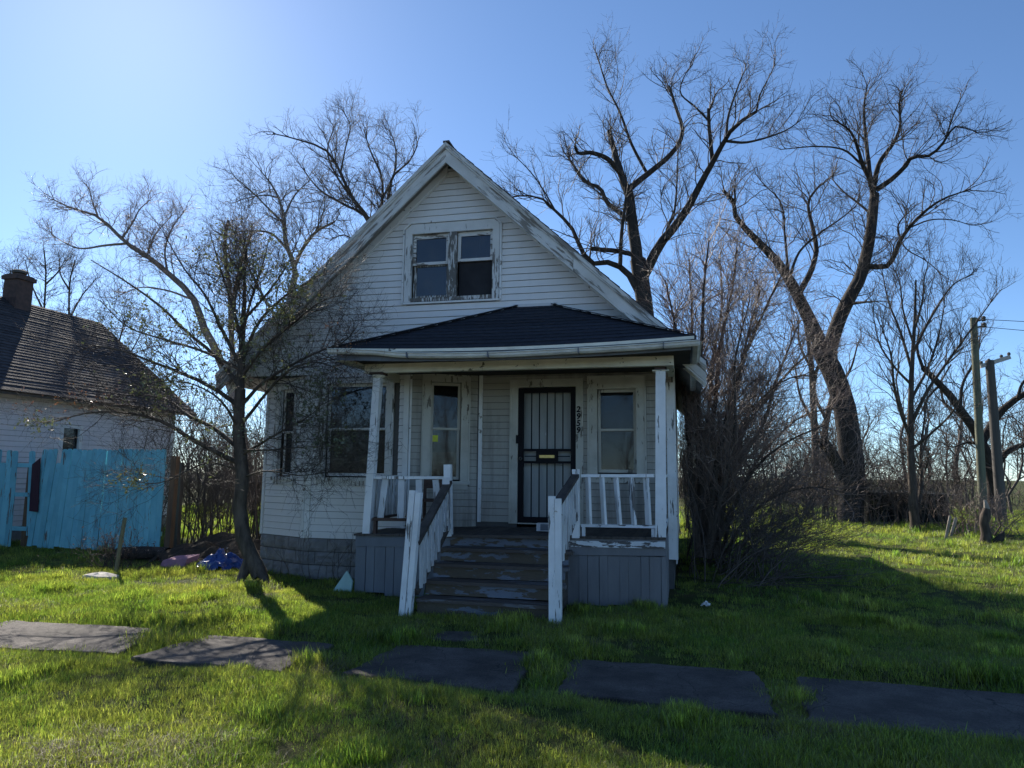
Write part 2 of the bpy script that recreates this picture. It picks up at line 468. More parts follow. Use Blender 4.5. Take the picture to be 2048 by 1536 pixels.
class MB:
    """collects shapes in world coordinates and links them as one mesh object"""

    def __init__(self):
        self.v = []
        self.f = []

    def add(self, vs, fs):
        n = len(self.v)
        self.v += [tuple(p) for p in vs]
        self.f += [tuple(i + n for i in q) for q in fs]
        return self

    BOXF = [(0, 3, 2, 1), (4, 5, 6, 7), (0, 1, 5, 4), (1, 2, 6, 5), (2, 3, 7, 6), (3, 0, 4, 7)]

    def box(self, x0, x1, y0, y1, z0, z1, j=0.0):
        vs = [(x0, y0, z0), (x1, y0, z0), (x1, y1, z0), (x0, y1, z0), (x0, y0, z1), (x1, y0, z1), (x1, y1, z1), (x0, y1, z1)]
        if j:
            vs = [tuple(c + random.uniform(-j, j) for c in p) for p in vs]
        return self.add(vs, self.BOXF)

    def beam(self, a, b, w, h, up=(0, 0, 1), j=0.0):
        """bar from a to b, w wide across, h along 'up'"""
        a, b = Vector(a), Vector(b)
        t = (b - a).normalized()
        s = t.cross(Vector(up)).normalized()
        u = s.cross(t).normalized()
        vs = []
        for p in (a, b):
            for su, sv in ((-1, -1), (1, -1), (1, 1), (-1, 1)):
                q = p + s * (su * w / 2) + u * (sv * h / 2)
                vs.append(tuple(c + random.uniform(-j, j) for c in q) if j else tuple(q))
        return self.add(vs, self.BOXF)

    def prism(self, poly, off):
        """polygon (list of 3-D points, outward order) pushed by vector off"""
        n = len(poly)
        off = Vector(off)
        vs = [tuple(p) for p in poly] + [tuple(Vector(p) + off) for p in poly]
        fs = [tuple(range(n))[::-1], tuple(range(n, 2 * n))]
        for i in range(n):
            k = (i + 1) % n
            fs.append((i, k, n + k, n + i))
        return self.add(vs, fs)

    def lathe(self, c, prof, seg=20):
        """rings of (radius, z) round a vertical axis at c"""
        vs, fs = [], []
        for r, z in prof:
            for k in range(seg):
                a = 2 * math.pi * k / seg
                vs.append((c[0] + r * math.cos(a), c[1] + r * math.sin(a), c[2] + z))
        for i in range(len(prof) - 1):
            for k in range(seg):
                q = (k + 1) % seg
                fs.append((i * seg + k, i * seg + q, (i + 1) * seg + q, (i + 1) * seg + k))
        fs.append(tuple(range(seg))[::-1])
        fs.append(tuple(range((len(prof) - 1) * seg, len(prof) * seg)))
        return self.add(vs, fs)

    def tube(self, pts, rad, seg=8):
        P = np.array([pts], float)
        R = np.array([rad if hasattr(rad, '__len__') else [rad] * len(pts)], float)
        V, Fq = tube_arrays(P, R, seg)
        return self.add([tuple(p) for p in V], [tuple(int(i) for i in q) for q in Fq])

    def build(self, name, mat, parent=None, smooth=False, fix=True):
        me = bpy.data.meshes.new(name)
        me.from_pydata(self.v, [], self.f)
        if fix:
            bm = bmesh.new()
            bm.from_mesh(me)
            bmesh.ops.recalc_face_normals(bm, faces=bm.faces)
            bm.to_mesh(me)
            bm.free()
        if smooth:
            me.polygons.foreach_set('use_smooth', [True] * len(me.polygons))
        return link(name, me, mat, parent)


def np_mesh(name, V, Fq, mat, parent=None, smooth=True):
    """big mesh from numpy arrays; all faces have the same corner count"""
    me = bpy.data.meshes.new(name)
    V = np.ascontiguousarray(V, np.float32)
    Fq = np.ascontiguousarray(Fq, np.int32)
    k = Fq.shape[1]
    me.vertices.add(len(V))
    me.vertices.foreach_set('co', V.ravel())
    me.loops.add(Fq.size)
    me.loops.foreach_set('vertex_index', Fq.ravel())
    me.polygons.add(len(Fq))
    me.polygons.foreach_set('loop_start', np.arange(0, Fq.size, k, dtype=np.int32))
    me.polygons.foreach_set('use_smooth', np.full(len(Fq), smooth))
    me.update(calc_edges=True)
    me.validate()
    return link(name, me, mat, parent)


def unit(a):
    return a / np.maximum(np.linalg.norm(a, axis=-1, keepdims=True), 1e-9)


def tube_arrays(P, R, seg):
    """P (B,N,3) polylines and R (B,N) radii -> vertices and quads of the tubes"""
    B, N, _ = P.shape
    T = unit(np.gradient(P, axis=1))
    mt = np.abs(T.mean(axis=1))
    ref = np.eye(3)[np.argmin(mt, axis=1)][:, None, :]
    a = unit(np.cross(T, np.broadcast_to(ref, T.shape)))
    b = np.cross(T, a)
    ang = np.arange(seg) * 2 * np.pi / seg
    V = P[:, :, None, :] + R[:, :, None, None] * (np.cos(ang)[None, None, :, None] * a[:, :, None, :] + np.sin(ang)[None, None, :, None] * b[:, :, None, :])
    base = (np.arange(B) * N * seg)[:, None, None]
    i = (np.arange(N - 1) * seg)[None, :, None]
    k = np.arange(seg)[None, None, :]
    k2 = (np.arange(seg) + 1)[None, None, :] % seg
    q = np.stack([base + i + k, base + i + k2, base + i + seg + k2, base + i + seg + k], axis=-1)
    return V.reshape(-1, 3), q.reshape(-1, 4)


def tubes_mesh(name, sets, mat, parent=None):
    """sets: list of (P, R, seg) batches joined into one mesh"""
    Vs, Fs, n = [], [], 0
    for P, R, seg in sets:
        if len(P) == 0:
            continue
        V, Fq = tube_arrays(P, R, seg)
        Vs.append(V)
        Fs.append(Fq + n)
        n += len(V)
    return np_mesh(name, np.concatenate(Vs), np.concatenate(Fs), mat, parent)


def value_noise(x, y, cell, seed=0):
    x = np.asarray(x, float) / cell
    y = np.asarray(y, float) / cell
    i, j = np.floor(x).astype(np.int64), np.floor(y).astype(np.int64)
    u, v = x - i, y - j
    u, v = u * u * (3 - 2 * u), v * v * (3 - 2 * v)

    def h(a, b):
        n = (a * 374761393 + b * 668265263 + seed * 974711) & 0x7fffffff
        n = ((n ^ (n >> 13)) * 1274126177) & 0x7fffffff
        return ((n ^ (n >> 16)) & 0xffff) / 65535.0
    return (h(i, j) * (1 - u) + h(i + 1, j) * u) * (1 - v) + (h(i, j + 1) * (1 - u) + h(i + 1, j + 1) * u) * v
# ------------------------------------------------------------------ ground and sidewalk
SLABS = [  # corners on the ground, far edge left to right then near edge right to left
    [(-9.35, 6.55), (-7.45, 6.72), (-7.45, 5.50), (-9.35, 5.45)],
    [(-7.15, 6.52), (-5.28, 6.57), (-4.92, 5.62), (-7.05, 5.40)],
    [(-4.62, 6.48), (-3.28, 6.47), (-3.22, 5.46), (-4.72, 5.52)],
    [(-2.66, 6.62), (-1.28, 6.70), (-1.30, 5.43), (-2.70, 5.58)],
    [(-1.00, 6.59), (0.57, 6.53), (0.62, 5.37), (-0.95, 5.50)],
    [(0.90, 6.52), (2.72, 6.42), (2.72, 5.22), (0.78, 5.30)],
    [(2.95, 6.42), (4.75, 6.36), (4.75, 5.16), (2.95, 5.22)],
]
WALK = [(-2.45, 7.22), (-1.50, 7.28), (-1.47, 6.90), (-2.42, 6.84)]


def gh(x, y):
    """ground height"""
    x, y = np.asarray(x, float), np.asarray(y, float)
    h = 0.05 * (value_noise(x, y, 1.7, 3) - 0.5) + 0.035 * (value_noise(x, y, 0.55, 4) - 0.5)
    fade = np.clip(1 - (np.abs(x) - 30) / 30, 0, 1) * np.clip(1 - (y - 40) / 30, 0, 1)
    h = h * fade
    inwalk = np.clip((0.82 - np.abs(y - 5.98)) / 0.2, 0, 1)
    h = h * (1 - 0.8 * inwalk) - 0.045 * inwalk + 0.012 * (1 - inwalk) * (np.abs(y - 5.98) < 1.6)
    return h - 0.3 * np.clip((1.36 - y) / 0.1, 0, 1)


def mat_ground():
    m, nt, out = new_mat('lawn_soil')
    v = pos(nt)
    a = noise(nt, v, 0.6, 6, 0.6)
    b = noise(nt, v, 14.0, 5, 0.7)
    near = mixc(nt, b, (0.030, 0.040, 0.012), (0.075, 0.095, 0.025))
    col = mixc(nt, ramp(nt, a, [(0.45, 0.0), (0.72, 1.0)]), near, (0.10, 0.085, 0.045))
    principled(nt, out, col, 0.95, 0.1, b, 1.0, 0.05)
    return m


M['ground'] = mat_ground()
gx = np.concatenate([np.linspace(-900, -60, 12), np.linspace(-50, -18, 17), np.arange(-17, 16.01, 0.2), np.linspace(18, 50, 17), np.linspace(60, 900, 12)])
gy = np.concatenate([np.linspace(-900, -20, 10), np.linspace(-15, 1.25, 9), [1.35, 1.6, 1.9], np.arange(2.2, 24, 0.2), np.linspace(25, 60, 30), np.linspace(70, 1500, 16)])
GX, GY = np.meshgrid(gx, gy)
GV = np.stack([GX.ravel(), GY.ravel(), gh(GX, GY).ravel() - 0.015], 1)
nx_, ny_ = len(gx), len(gy)
ii, jj = np.meshgrid(np.arange(nx_ - 1), np.arange(ny_ - 1))
b0 = (jj * nx_ + ii).ravel()
ground = np_mesh('ground', GV, np.stack([b0, b0 + 1, b0 + nx_ + 1, b0 + nx_], 1), M['ground'])
tag(ground, kind='structure')


def mat_slab():
    m, nt, out = new_mat('sidewalk_concrete')
    v = pos(nt)
    agg = noise(nt, v, 75.0, 4, 0.85)
    big = noise(nt, v, 2.2, 8, 0.7)
    col = mixc(nt, ramp(nt, big, [(0.36, 0.0), (0.62, 1.0)]), (0.190, 0.162, 0.148), (0.082, 0.070, 0.064))
    col = mixc(nt, ramp(nt, agg, [(0.38, 0.75), (0.52, 0.0)]), col, (0.035, 0.030, 0.029))
    vor = nd(nt, 'ShaderNodeTexVoronoi', i_Scale=42.0)
    nt.links.new(v, vor.inputs['Vector'])
    peb = ramp(nt, vor.outputs['Distance'], [(0.10, 1.0), (0.28, 0.0)])
    sp = nd(nt, 'ShaderNodeMath', operation='MULTIPLY')
    nt.links.new(peb, sp.inputs[0])
    nt.links.new(ramp(nt, agg, [(0.55, 0.0), (0.75, 0.55)]), sp.inputs[1])
    col = mixc(nt, sp.outputs[0], col, (0.40, 0.37, 0.34))
    crk = nd(nt, 'ShaderNodeTexVoronoi', feature='DISTANCE_TO_EDGE', i_Scale=0.9)
    wv = nd(nt, 'ShaderNodeVectorMath', operation='MULTIPLY_ADD')
    nz = nd(nt, 'ShaderNodeTexNoise', i_Scale=3.0)
    nt.links.new(v, nz.inputs['Vector'])
    nt.links.new(nz.outputs['Color'], wv.inputs[0])
    wv.inputs[1].default_value = (0.5, 0.5, 0.5)
    nt.links.new(v, wv.inputs[2])
    nt.links.new(wv.outputs[0], crk.inputs['Vector'])
    col = mixc(nt, ramp(nt, crk.outputs['Distance'], [(0.0, 1.0), (0.006, 0.0)]), col, (0.03, 0.028, 0.026))
    principled(nt, out, col, 0.78, 0.35, agg, 1.0, 0.025)
    return m


M['slab'] = mat_slab()


def slab_mesh(poly, top, name, parent=None):
    """a worn slab: ragged edges, slightly domed and tilted"""
    c = np.mean(np.array(poly), 0)
    ring = []
    for k in range(4):
        a, b = np.array(poly[k]), np.array(poly[(k + 1) % 4])
        for t in np.linspace(0, 1, 18, endpoint=False):
            p = a * (1 - t) + b * t
            n = np.array([b[1] - a[1], a[0] - b[0]])
            n = n / np.linalg.norm(n)
            ring.append(p + n * (random.uniform(-0.016, 0.016) + 0.07 * (float(value_noise(p[0], p[1] + 40, 0.22, 9)) - 0.5)))
    ring = np.array(ring)
    tx, ty = random.uniform(-0.010, 0.010), random.uniform(-0.012, 0.012)
    mb = MB()
    vs, n = [], len(ring)
    for s, dz in ((1.0, -0.10), (1.0, -0.008), (0.985, 0.0), (0.6, 0.003), (0.25, 0.003)):
        for p in ring:
            q = c + (p - c) * s
            vs.append((q[0], q[1], top + dz + tx * (q[0] - c[0]) + ty * (q[1] - c[1])))
    fs = []
    for r in range(4):
        for k in range(n):
            k2 = (k + 1) % n
            fs.append((r * n + k, r * n + k2, (r + 1) * n + k2, (r + 1) * n + k))
    fs.append(tuple(range(4 * n, 5 * n)))
    mb.add(vs, fs)
    return mb.build(name, M['slab'], parent)


M['bounce_road'] = mat_plain('bounce_road', (0.30, 0.285, 0.265), (0.22, 0.21, 0.20), 1.2, 0.9, 0.2, bump=0.5, bump_scale=60)
bounce_road = MB().box(-60, 60, -8.6, 1.2, -0.2, -0.085).build('bounce_road', M['bounce_road'])  # unseen street behind the camera, added to bounce sunlight onto the facade
tag(bounce_road, kind='structure')
kerb = MB().box(-60, 60, 1.203, 1.36, -0.2, 0.03).build('kerb', M['bounce_road'])  # unseen edge of the added street
tag(kerb, kind='structure')
side_bed = MB()
side_bed.box(-9.6, 4.9, 5.35, 6.65, -0.20, -0.085)
sidewalk = side_bed.build('sidewalk', M['ground'])
tag(sidewalk, kind='structure')
for k, s in enumerate(SLABS):
    slab_mesh(s, -0.014, 'slab', sidewalk)
front_walk = slab_mesh(WALK, 0.000, 'front_path')
tag(front_walk, kind='structure')

# ------------------------------------------------------------------ the house
XL, XR, XC = -6.80, -0.10, -3.42
YG, YF, YB = 10.20, 10.70, 19.5
YP, ZD = 9.10, 0.86
Z0, ZT = 0.60, 3.15                   # bottom of siding, underside of the overhanging gable
RT_Z, RM = 6.67, 0.93                 # ridge height and roof pitch
house = empty('weathered_house', (XC, 12.5, 0), 'weathered white clapboard house with peeling gable and sagging front porch', 'house')


class Face:
    def __init__(self, p0, p1):
        self.p = Vector((p0[0], p0[1], 0))
        d = Vector((p1[0] - p0[0], p1[1] - p0[1], 0))
        self.L = d.length
        self.t = d.normalized()
        self.n = Vector((self.t.y, -self.t.x, 0))

    def pt(self, s, z, o=0.0):
        q = self.p + self.t * s + self.n * o
        return (q.x, q.y, z)

    def box(self, mb, s0, s1, z0, z1, o0, o1, j=0.0):
        vs = [self.pt(s0, z0, o1), self.pt(s1, z0, o1), self.pt(s1, z0, o0), self.pt(s0, z0, o0),
              self.pt(s0, z1, o1), self.pt(s1, z1, o1), self.pt(s1, z1, o0), self.pt(s0, z1, o0)]
        if j:
            vs = [tuple(c + random.uniform(-j, j) for c in p) for p in vs]
        return mb.add(vs, MB.BOXF)


def bands(z0, z1, step, holes):
    zs = set(np.round(np.arange(z0, z1 - 1e-6, step), 4)) | {z1}
    return sorted(zs)


def cut(a, b, holes, za, zb, need=0.5):
    """what is left of the stretch a..b after taking out the holes that cover this height"""
    iv = [(a, b)]
    for h0, h1, hz0, hz1 in holes:
        ov = min(zb, hz1) - max(za, hz0)
        if ov > need * (zb - za):
            nv = []
            for u, v in iv:
                if h1 <= u or h0 >= v:
                    nv.append((u, v))
                    continue
                if h0 > u:
                    nv.append((u, h0))
                if h1 < v:
                    nv.append((h1, v))
            iv = nv
    return [(u, v) for u, v in iv if v - u > 0.01]


def wall_sheet(face, z0, z1, holes, name, mat, parent, span=None, step=0.1):
    mb = MB()
    zs = sorted(set([round(z0, 4), round(z1, 4)] + [round(h[k], 4) for h in holes for k in (2, 3) if z0 < h[k] < z1] + ([round(z, 4) for z in np.arange(z0, z1, step)] if span else [])))
    for za, zb in zip(zs[:-1], zs[1:]):
        A = span(za) if span else (0, face.L)
        Bt = span(zb) if span else (0, face.L)
        for u, v in cut(A[0], A[1], holes, za, zb):
            u2 = max(u, Bt[0]) if u == A[0] else u
            v2 = min(v, Bt[1]) if v == A[1] else v
            if v2 <= u2:
                u2 = v2 = (u2 + v2) / 2
            mb.add([face.pt(u, za), face.pt(v, za), face.pt(v2, zb), face.pt(u2, zb)], [(0, 1, 2, 3)])
    return mb.build(name, mat, parent, fix=False)


def siding(face, z0, z1, holes, mat, parent, span=None, step=0.102, margin=0.0, name='siding_board'):
    z = z0
    while z < z1 - 0.02:
        zb = min(z + step, z1)
        A = span(z) if span else (margin, face.L - margin)
        Bt = span(zb) if span else A
        for u, v in cut(A[0], A[1], holes, z, zb):
            u2 = max(u, Bt[0]) if u == A[0] else u
            v2 = min(v, Bt[1]) if v == A[1] else v
            if v2 - u2 < 0.01:
                continue
            e = [random.uniform(-0.0015, 0.0015) for _ in range(4)]
            lo, hi, gap = 0.020, 0.006, 0.0065
            vs = [face.pt(u, z + e[0] + gap, 0.001), face.pt(v, z + e[1] + gap, 0.001), face.pt(v2, zb, 0.001), face.pt(u2, zb, 0.001),
                  face.pt(u, z + e[0] + gap, lo + e[2]), face.pt(v, z + e[1] + gap, lo + e[3]), face.pt(v2, zb, hi), face.pt(u2, zb, hi)]
            fs = [(4, 5, 6, 7), (0, 1, 5, 4), (3, 0, 4, 7), (1, 2, 6, 5), (2, 3, 7, 6)]
            MB().add(vs, fs).build(name, mat, parent, fix=False)
        z = zb


def part_box(name, mat, parent, *a, **k):
    return MB().box(*a, **k).build(name, mat, parent)


def fpart(face, name, mat, parent, s0, s1, z0, z1, o0, o1, j=0.0):
    mb = MB()
    face.box(mb, s0, s1, z0, z1, o0, o1, j)
    return mb.build(name, mat, parent)


# faces
F_gable = Face((XL, YG), (XR, YG))
F_bay = Face((-5.72, YG), (-4.04, YG))
F_bl = Face((XL, YF + 0.02), (-5.72, YG))
F_br = Face((-4.04, YG), (-3.07, YF))
F_fac = Face((-3.07, YF), (XR, YF))
F_left = Face((XL, YB), (XL, YF + 0.02))
F_right = Face((XR, YF), (XR, YB))
F_back = Face((XR, YB), (XL, YB))

# openings (face coordinates): s0, s1, z0, z1
O_gab = [(2.71, 4.07, 4.30, 5.42)]
O_bay = [(0.24, 1.44, 1.48, 3.02)]
O_bl = [(0.36, 0.86, 1.50, 2.98)]
O_br = [(0.27, 0.86, 1.46, 3.04)]
O_fac = [(0.62, 1.54, 0.80, 2.95), (1.80, 2.48, 1.63, 2.93)]


def gspan(z):
    w = (RT_Z - 0.17 - z) / RM
    return (max(0.0, XC - w - XL), min(XR - XL, XC + w - XL))


gable = wall_sheet(F_gable, ZT, 6.46, O_gab, 'gable_wall', M['wall_back'], house, gspan)
siding(F_gable, ZT + 0.14, 6.40, [(2.66, 4.12, 4.24, 5.50)], M['siding'], gable, lambda z: (gspan(z)[0] + 0.0, gspan(z)[1] - 0.0))
fpart(F_gable, 'frieze_board', M['trim'], gable, 0.0, 2.55, ZT, ZT + 0.137, 0.002, 0.026)
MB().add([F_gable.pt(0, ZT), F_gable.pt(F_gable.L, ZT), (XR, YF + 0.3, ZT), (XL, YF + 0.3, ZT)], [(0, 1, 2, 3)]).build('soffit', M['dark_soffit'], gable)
bay = wall_sheet(F_bay, 0.5, ZT, O_bay, 'bay_wall', M['wall_back'], house)
siding(F_bay, Z0, ZT, [(0.17, 1.52, 1.40, 3.06)], M['siding'], bay, margin=0.085)
bayl = wall_sheet(F_bl, 0.5, ZT, O_bl, 'bay_wall', M['wall_back'], house)
siding(F_bl, Z0, ZT, [(0.30, 0.92, 1.44, 3.02)], M['siding'], bayl, margin=0.07)
bayr = wall_sheet(F_br, 0.5, ZT, O_br, 'bay_wall', M['wall_back'], house)
siding(F_br, Z0, ZT, [(0.20, 0.94, 1.40, 3.10)], M['siding_porch_shaded'], bayr, margin=0.03)
fac = wall_sheet(F_fac, 0.5, ZT, O_fac, 'porch_wall', M['wall_back'], house)
siding(F_fac, 0.88, ZT, [(0.55, 1.61, 0.80, 3.02), (1.72, 2.58, 1.56, 3.06)], M['siding_porch_shaded'], fac, margin=0.02)
lw = wall_sheet(F_left, 0.5, 3.40, [], 'side_wall', M['wall_back'], house)
siding(F_left, Z0, 3.30, [], M['siding'], lw)
rw = wall_sheet(F_right, 0.3, 3.40, [], 'side_wall', M['wall_back'], house)
siding(F_right, 0.35, 3.30, [], M['siding'], rw)
bw = wall_sheet(F_back, 0.3, 6.46, [], 'back_wall', M['wall_back'], house, lambda z: (max(0, XR - XC - (RT_Z - 0.17 - z) / RM), min(XR - XL, XR - XC + (RT_Z - 0.17 - z) / RM)))
part_box('interior_floor', M['inside'], house, XL + 0.05, XR - 0.05, YF + 0.05, YB - 0.05, 0.70, 0.78)
part_box('upper_floor', M['inside'], house, XL + 0.05, XR - 0.05, YG + 0.02, YB - 0.05, ZT + 0.12, ZT + 0.22)
part_box('partition', M['inside'], house, XL + 0.05, XR - 0.05, 14.0, 14.08, 0.78, ZT + 0.12)
part_box('partition', M['inside'], house, XC - 2.1, XC + 2.1, 13.4, 13.48, ZT + 0.22, 4.45)
# corner boards
for f_, s0, s1, z0_, z1_, m_ in ((F_bay, 0.0, 0.085, Z0 + 0.0, ZT, 'trim'), (F_bay, F_bay.L - 0.085, F_bay.L, Z0, ZT, 'trim'), (F_bl, F_bl.L - 0.07, F_bl.L - 0.002, Z0, ZT, 'trim'),
                                 (F_bl, 0.0, 0.06, Z0, ZT, 'trim'), (F_br, 0.0, 0.03, Z0, ZT, 'trim'), (F_fac, F_fac.L - 0.10, F_fac.L + 0.012, 0.42, 2.98, 'white_post'), (F_fac, 0.0, 0.055, 0.88, ZT, 'trim')):
    fpart(f_, 'corner_board', M[m_], {id(F_bay): bay, id(F_bl): bayl, id(F_br): bayr, id(F_fac): fac}[id(f_)], s0, s1, z0_, z1_, 0.002, 0.032)
fpart(F_right, 'corner_board', M['trim'], rw, -0.03, 0.10, 0.42, 3.2, 0.002, 0.032)

# foundation of rock-faced blocks
found = MB().prism([(XL + 0.03, YB, 0), (XL + 0.03, YF + 0.05, 0), (-5.71, YG + 0.03, 0), (-4.05, YG + 0.03, 0), (-3.06, YF + 0.03, 0), (XR - 0.03, YF + 0.03, 0), (XR - 0.03, YB, 0)][::-1], (0, 0, Z0)).build('foundation', M['mortar'], house)


def rock_block(face, s0, s1, z0, z1, parent):
    n, m_ = 7, 5
    vs, fs = [], []
    for b in range(m_):
        for a in range(n):
            u, v = a / (n - 1), b / (m_ - 1)
            edge = min(u, 1 - u, v, 1 - v)
            o = 0.006 if edge < 0.01 else 0.020 + random.uniform(-0.010, 0.014)
            vs.append(face.pt(s0 + (s1 - s0) * u, z0 + (z1 - z0) * v, o))
    for b in range(m_ - 1):
        for a in range(n - 1):
            i = b * n + a
            fs.append((i, i + 1, i + n + 1, i + n))
    k = len(vs)
    ring = [0, n - 1, n * m_ - 1, n * (m_ - 1)]
    for r in ring:
        x = vs[r]
        vs.append((x[0] - face.n.x * 0.03, x[1] - face.n.y * 0.03, x[2]))
    fs += [(k, k + 1, n - 1) + tuple(range(n - 2, -1, -1)), (k + 2, k + 3) + tuple(range(n * (m_ - 1), n * m_))]
    fs += [(k + 1, k + 2) + tuple(range(n * m_ - 1, n - 2, -n)), (k + 3, k) + tuple(range(0, n * m_, n))]
    MB().add(vs, fs).build('block', M['block'], parent, fix=False)


for f_ in (F_bay, F_bl, F_br, F_left):
    Lm = f_.L
    lo = 0.0 if f_ is not F_left else f_.L - 3.0
    for c in range(3):
        s = lo + (0.0 if c % 2 == 0 else -0.2)
        while s < Lm - 0.02:
            a, b = max(s, lo) + 0.005, min(s + 0.40, Lm) - 0.005
            if b - a > 0.04:
                rock_block(f_, a, b, c * 0.2 + 0.005 - (0.0 if c else 0.03), c * 0.2 + 0.192, found)
            s += 0.40

# roof
def roof_slab(sx, name):
    x0, x1 = XC, XC + sx * 3.78
    mb = MB()
    y0, y1 = YG - 0.36, YB + 0.3
    n = 26
    for k in range(n):
        a, b = k / n, (k + 1) / n
        for (t, lift) in ((a, 0),):
            xa, xb = x1 + (x0 - x1) * a, x1 + (x0 - x1) * min(1, b + 0.01)
            za, zb = RT_Z - RM * abs(xa - XC), RT_Z - RM * abs(xb - XC)
            th = 0.014
            nv = Vector((sx * RM, 0, 1)).normalized()
            wob = random.uniform(-0.012, 0.012)
            vs = []
            for (x, z, l) in ((xa, za, th), (xb, zb, 0.002)):
                for y in (y0 + wob, y1):
                    vs.append((x + nv.x * l, y, z + nv.z * l))
            for (x, z) in ((xa, za), (xb, zb)):
                for y in (y0 + wob, y1):
                    vs.append((x - nv.x * 0.03, y, z - nv.z * 0.03))
            mb.add(vs, [(0, 1, 3, 2), (4, 6, 7, 5), (0, 4, 5, 1), (2, 3, 7, 6), (0, 2, 6, 4), (1, 5, 7, 3)])
    return mb.build(name, M['shingle_old'], house)


roof = MB()
for sx in (-1, 1):
    x1 = XC + sx * 3.76
    z1 = RT_Z - RM * 3.76
    roof.prism([(XC, YG - 0.33, RT_Z - 0.03), (x1, YG - 0.33, z1 - 0.03), (x1, YG - 0.33, z1 - 0.16), (XC, YG - 0.33, RT_Z - 0.16)], (0, YB + 0.3 - YG + 0.33, 0))
roof = roof.build('roof', M['eave_wood'], house)
for sx in (-1, 1):
    sh = roof_slab(sx, 'shingles')
    sh.parent = roof
    tag(sh, kind='stuff')

    def line(x):
        return RT_Z - RM * abs(x - XC)
    x1 = XC + sx * 3.77

    RK = M['rake'] if sx < 0 else M['rake_r']

    def strip(d0, d1, yf, yb, mat, name, cuts=(0.0, 1.0), jit=0.0):
        xa, xb = XC + (x1 - XC) * cuts[0], XC + (x1 - XC) * cuts[1]
        MB().prism([(xa, yf, line(xa) - d0), (xb, yf, line(xb) - d0), (xb, yf, line(xb) - d1), (xa, yf, line(xa) - d1)], (0, yb - yf, 0)).build(name, mat, roof)
    strip(0.025, 0.330, YG - 0.365, YG - 0.332, RK, 'rake_board', (0.0, 0.52))
    strip(0.028, 0.333, YG - 0.364, YG - 0.332, RK, 'rake_board', (0.5215, 1.0))
    strip(0.015, 0.085, YG - 0.400, YG - 0.366, RK, 'crown_trim')
    strip(0.088, 0.118, YG - 0.386, YG - 0.366, RK, 'crown_trim')
    strip(0.165, 0.300, YG - 0.050, YG - 0.024, M['trim'], 'frieze_board', (0.02, 1.0))
    strip(0.300, 0.330, YG - 0.036, YG - 0.022, M['trim'], 'frieze_bead', (0.03, 1.0))
MB().beam((XC, YG - 0.37, RT_Z + 0.005), (XC, YB + 0.3, RT_Z + 0.005), 0.10, 0.03).build('ridge_cap', M['shingle_old'], roof)


# windows
def window(face, s0, s1, z0, z1, cw, mats, meet=0.5, deep=0.05, lower_pane=True, upper='glass', lower='glass', sash='trim', head=None, sill=True, storm=False):
    """casing with two sashes, panes and a sill set into an opening"""
    head = head or cw
    mb = MB()
    face.box(mb, s0 - cw, s0, z0 - 0.02, z1, -0.03, 0.034)
    face.box(mb, s1, s1 + cw, z0 - 0.02, z1, -0.03, 0.034)
    face.box(mb, s0 - cw, s1 + cw, z1 + 0.001, z1 + head, -0.03, 0.037)
    w = mb.build('window', mats, house)
    mb = MB()
    t = 0.022
    face.box(mb, s0 - cw - t, s0 - cw - 0.001, z0 - 0.05, z1 + head + t, 0.0, 0.045)
    face.box(mb, s1 + cw + 0.001, s1 + cw + t, z0 - 0.05, z1 + head + t, 0.0, 0.045)
    face.box(mb, s0 - cw - 0.0005, s1 + cw + 0.0005, z1 + head + 0.001, z1 + head + t, 0.0, 0.045)
    mb.build('trim', mats, w)
    zm = z0 + (z1 - z0) * meet
    fr = 0.045
    for k, (a, b, o, gl) in enumerate(((zm - 0.012, z1, -0.045, upper), (z0, zm + 0.012, -0.075, lower))):
        sb = MB()
        face.box(sb, s0 + 0.003, s0 + fr, a, b, o - 0.03, o)
        face.box(sb, s1 - fr, s1 - 0.003, a, b, o - 0.03, o)
        face.box(sb, s0 + fr, s1 - fr, a, a + (0.030 if k == 0 else fr), o - 0.03, o)
        face.box(sb, s0 + fr, s1 - fr, b - (fr if k == 0 else 0.030), b, o - 0.03, o)
        sh = sb.build('sash', M[sash], w)
        if gl:
            gm = MB()
            face.box(gm, s0 + fr - 0.004, s1 - fr + 0.004, a + 0.02, b - 0.02, o - 0.018, o - 0.014)
            gm.build('pane', M[gl], w)
    if sill:
        fpart(face, 'sill', mats, w, s0 - cw - 0.03, s1 + cw + 0.03, z0 - 0.075, z0 - 0.022, -0.10, 0.062)
        fpart(face, 'apron', mats, w, s0 - cw, s1 + cw, z0 - 0.15, z0 - 0.076, 0.0, 0.035)
    return w


def blind(face, w, s0, s1, z0, z1, off, mat, slats=0, vertical=0):
    if slats:
        n = int((z1 - z0) / slats)
        for k in range(n):
            zz = z0 + k * slats
            mb = MB()
            mb.add([face.pt(s0, zz, off + 0.01), face.pt(s1, zz, off + 0.01), face.pt(s1, zz + slats * 0.97, off), face.pt(s0, zz + slats * 0.97, off)], [(0, 1, 2, 3)])
            mb.build('slat', mat, w, fix=False)
    elif vertical:
        n = vertical
        for k in range(n):
            a, b = s0 + (s1 - s0) * k / n, s0 + (s1 - s0) * (k + 1) / n
            mb = MB()
            mb.add([face.pt(a + 0.004, z0, off), face.pt(b - 0.002, z0, off - 0.02), face.pt(b - 0.002, z1, off - 0.02), face.pt(a + 0.004, z1, off)], [(0, 1, 2, 3)])
            mb.build('slat', mat, w, fix=False)


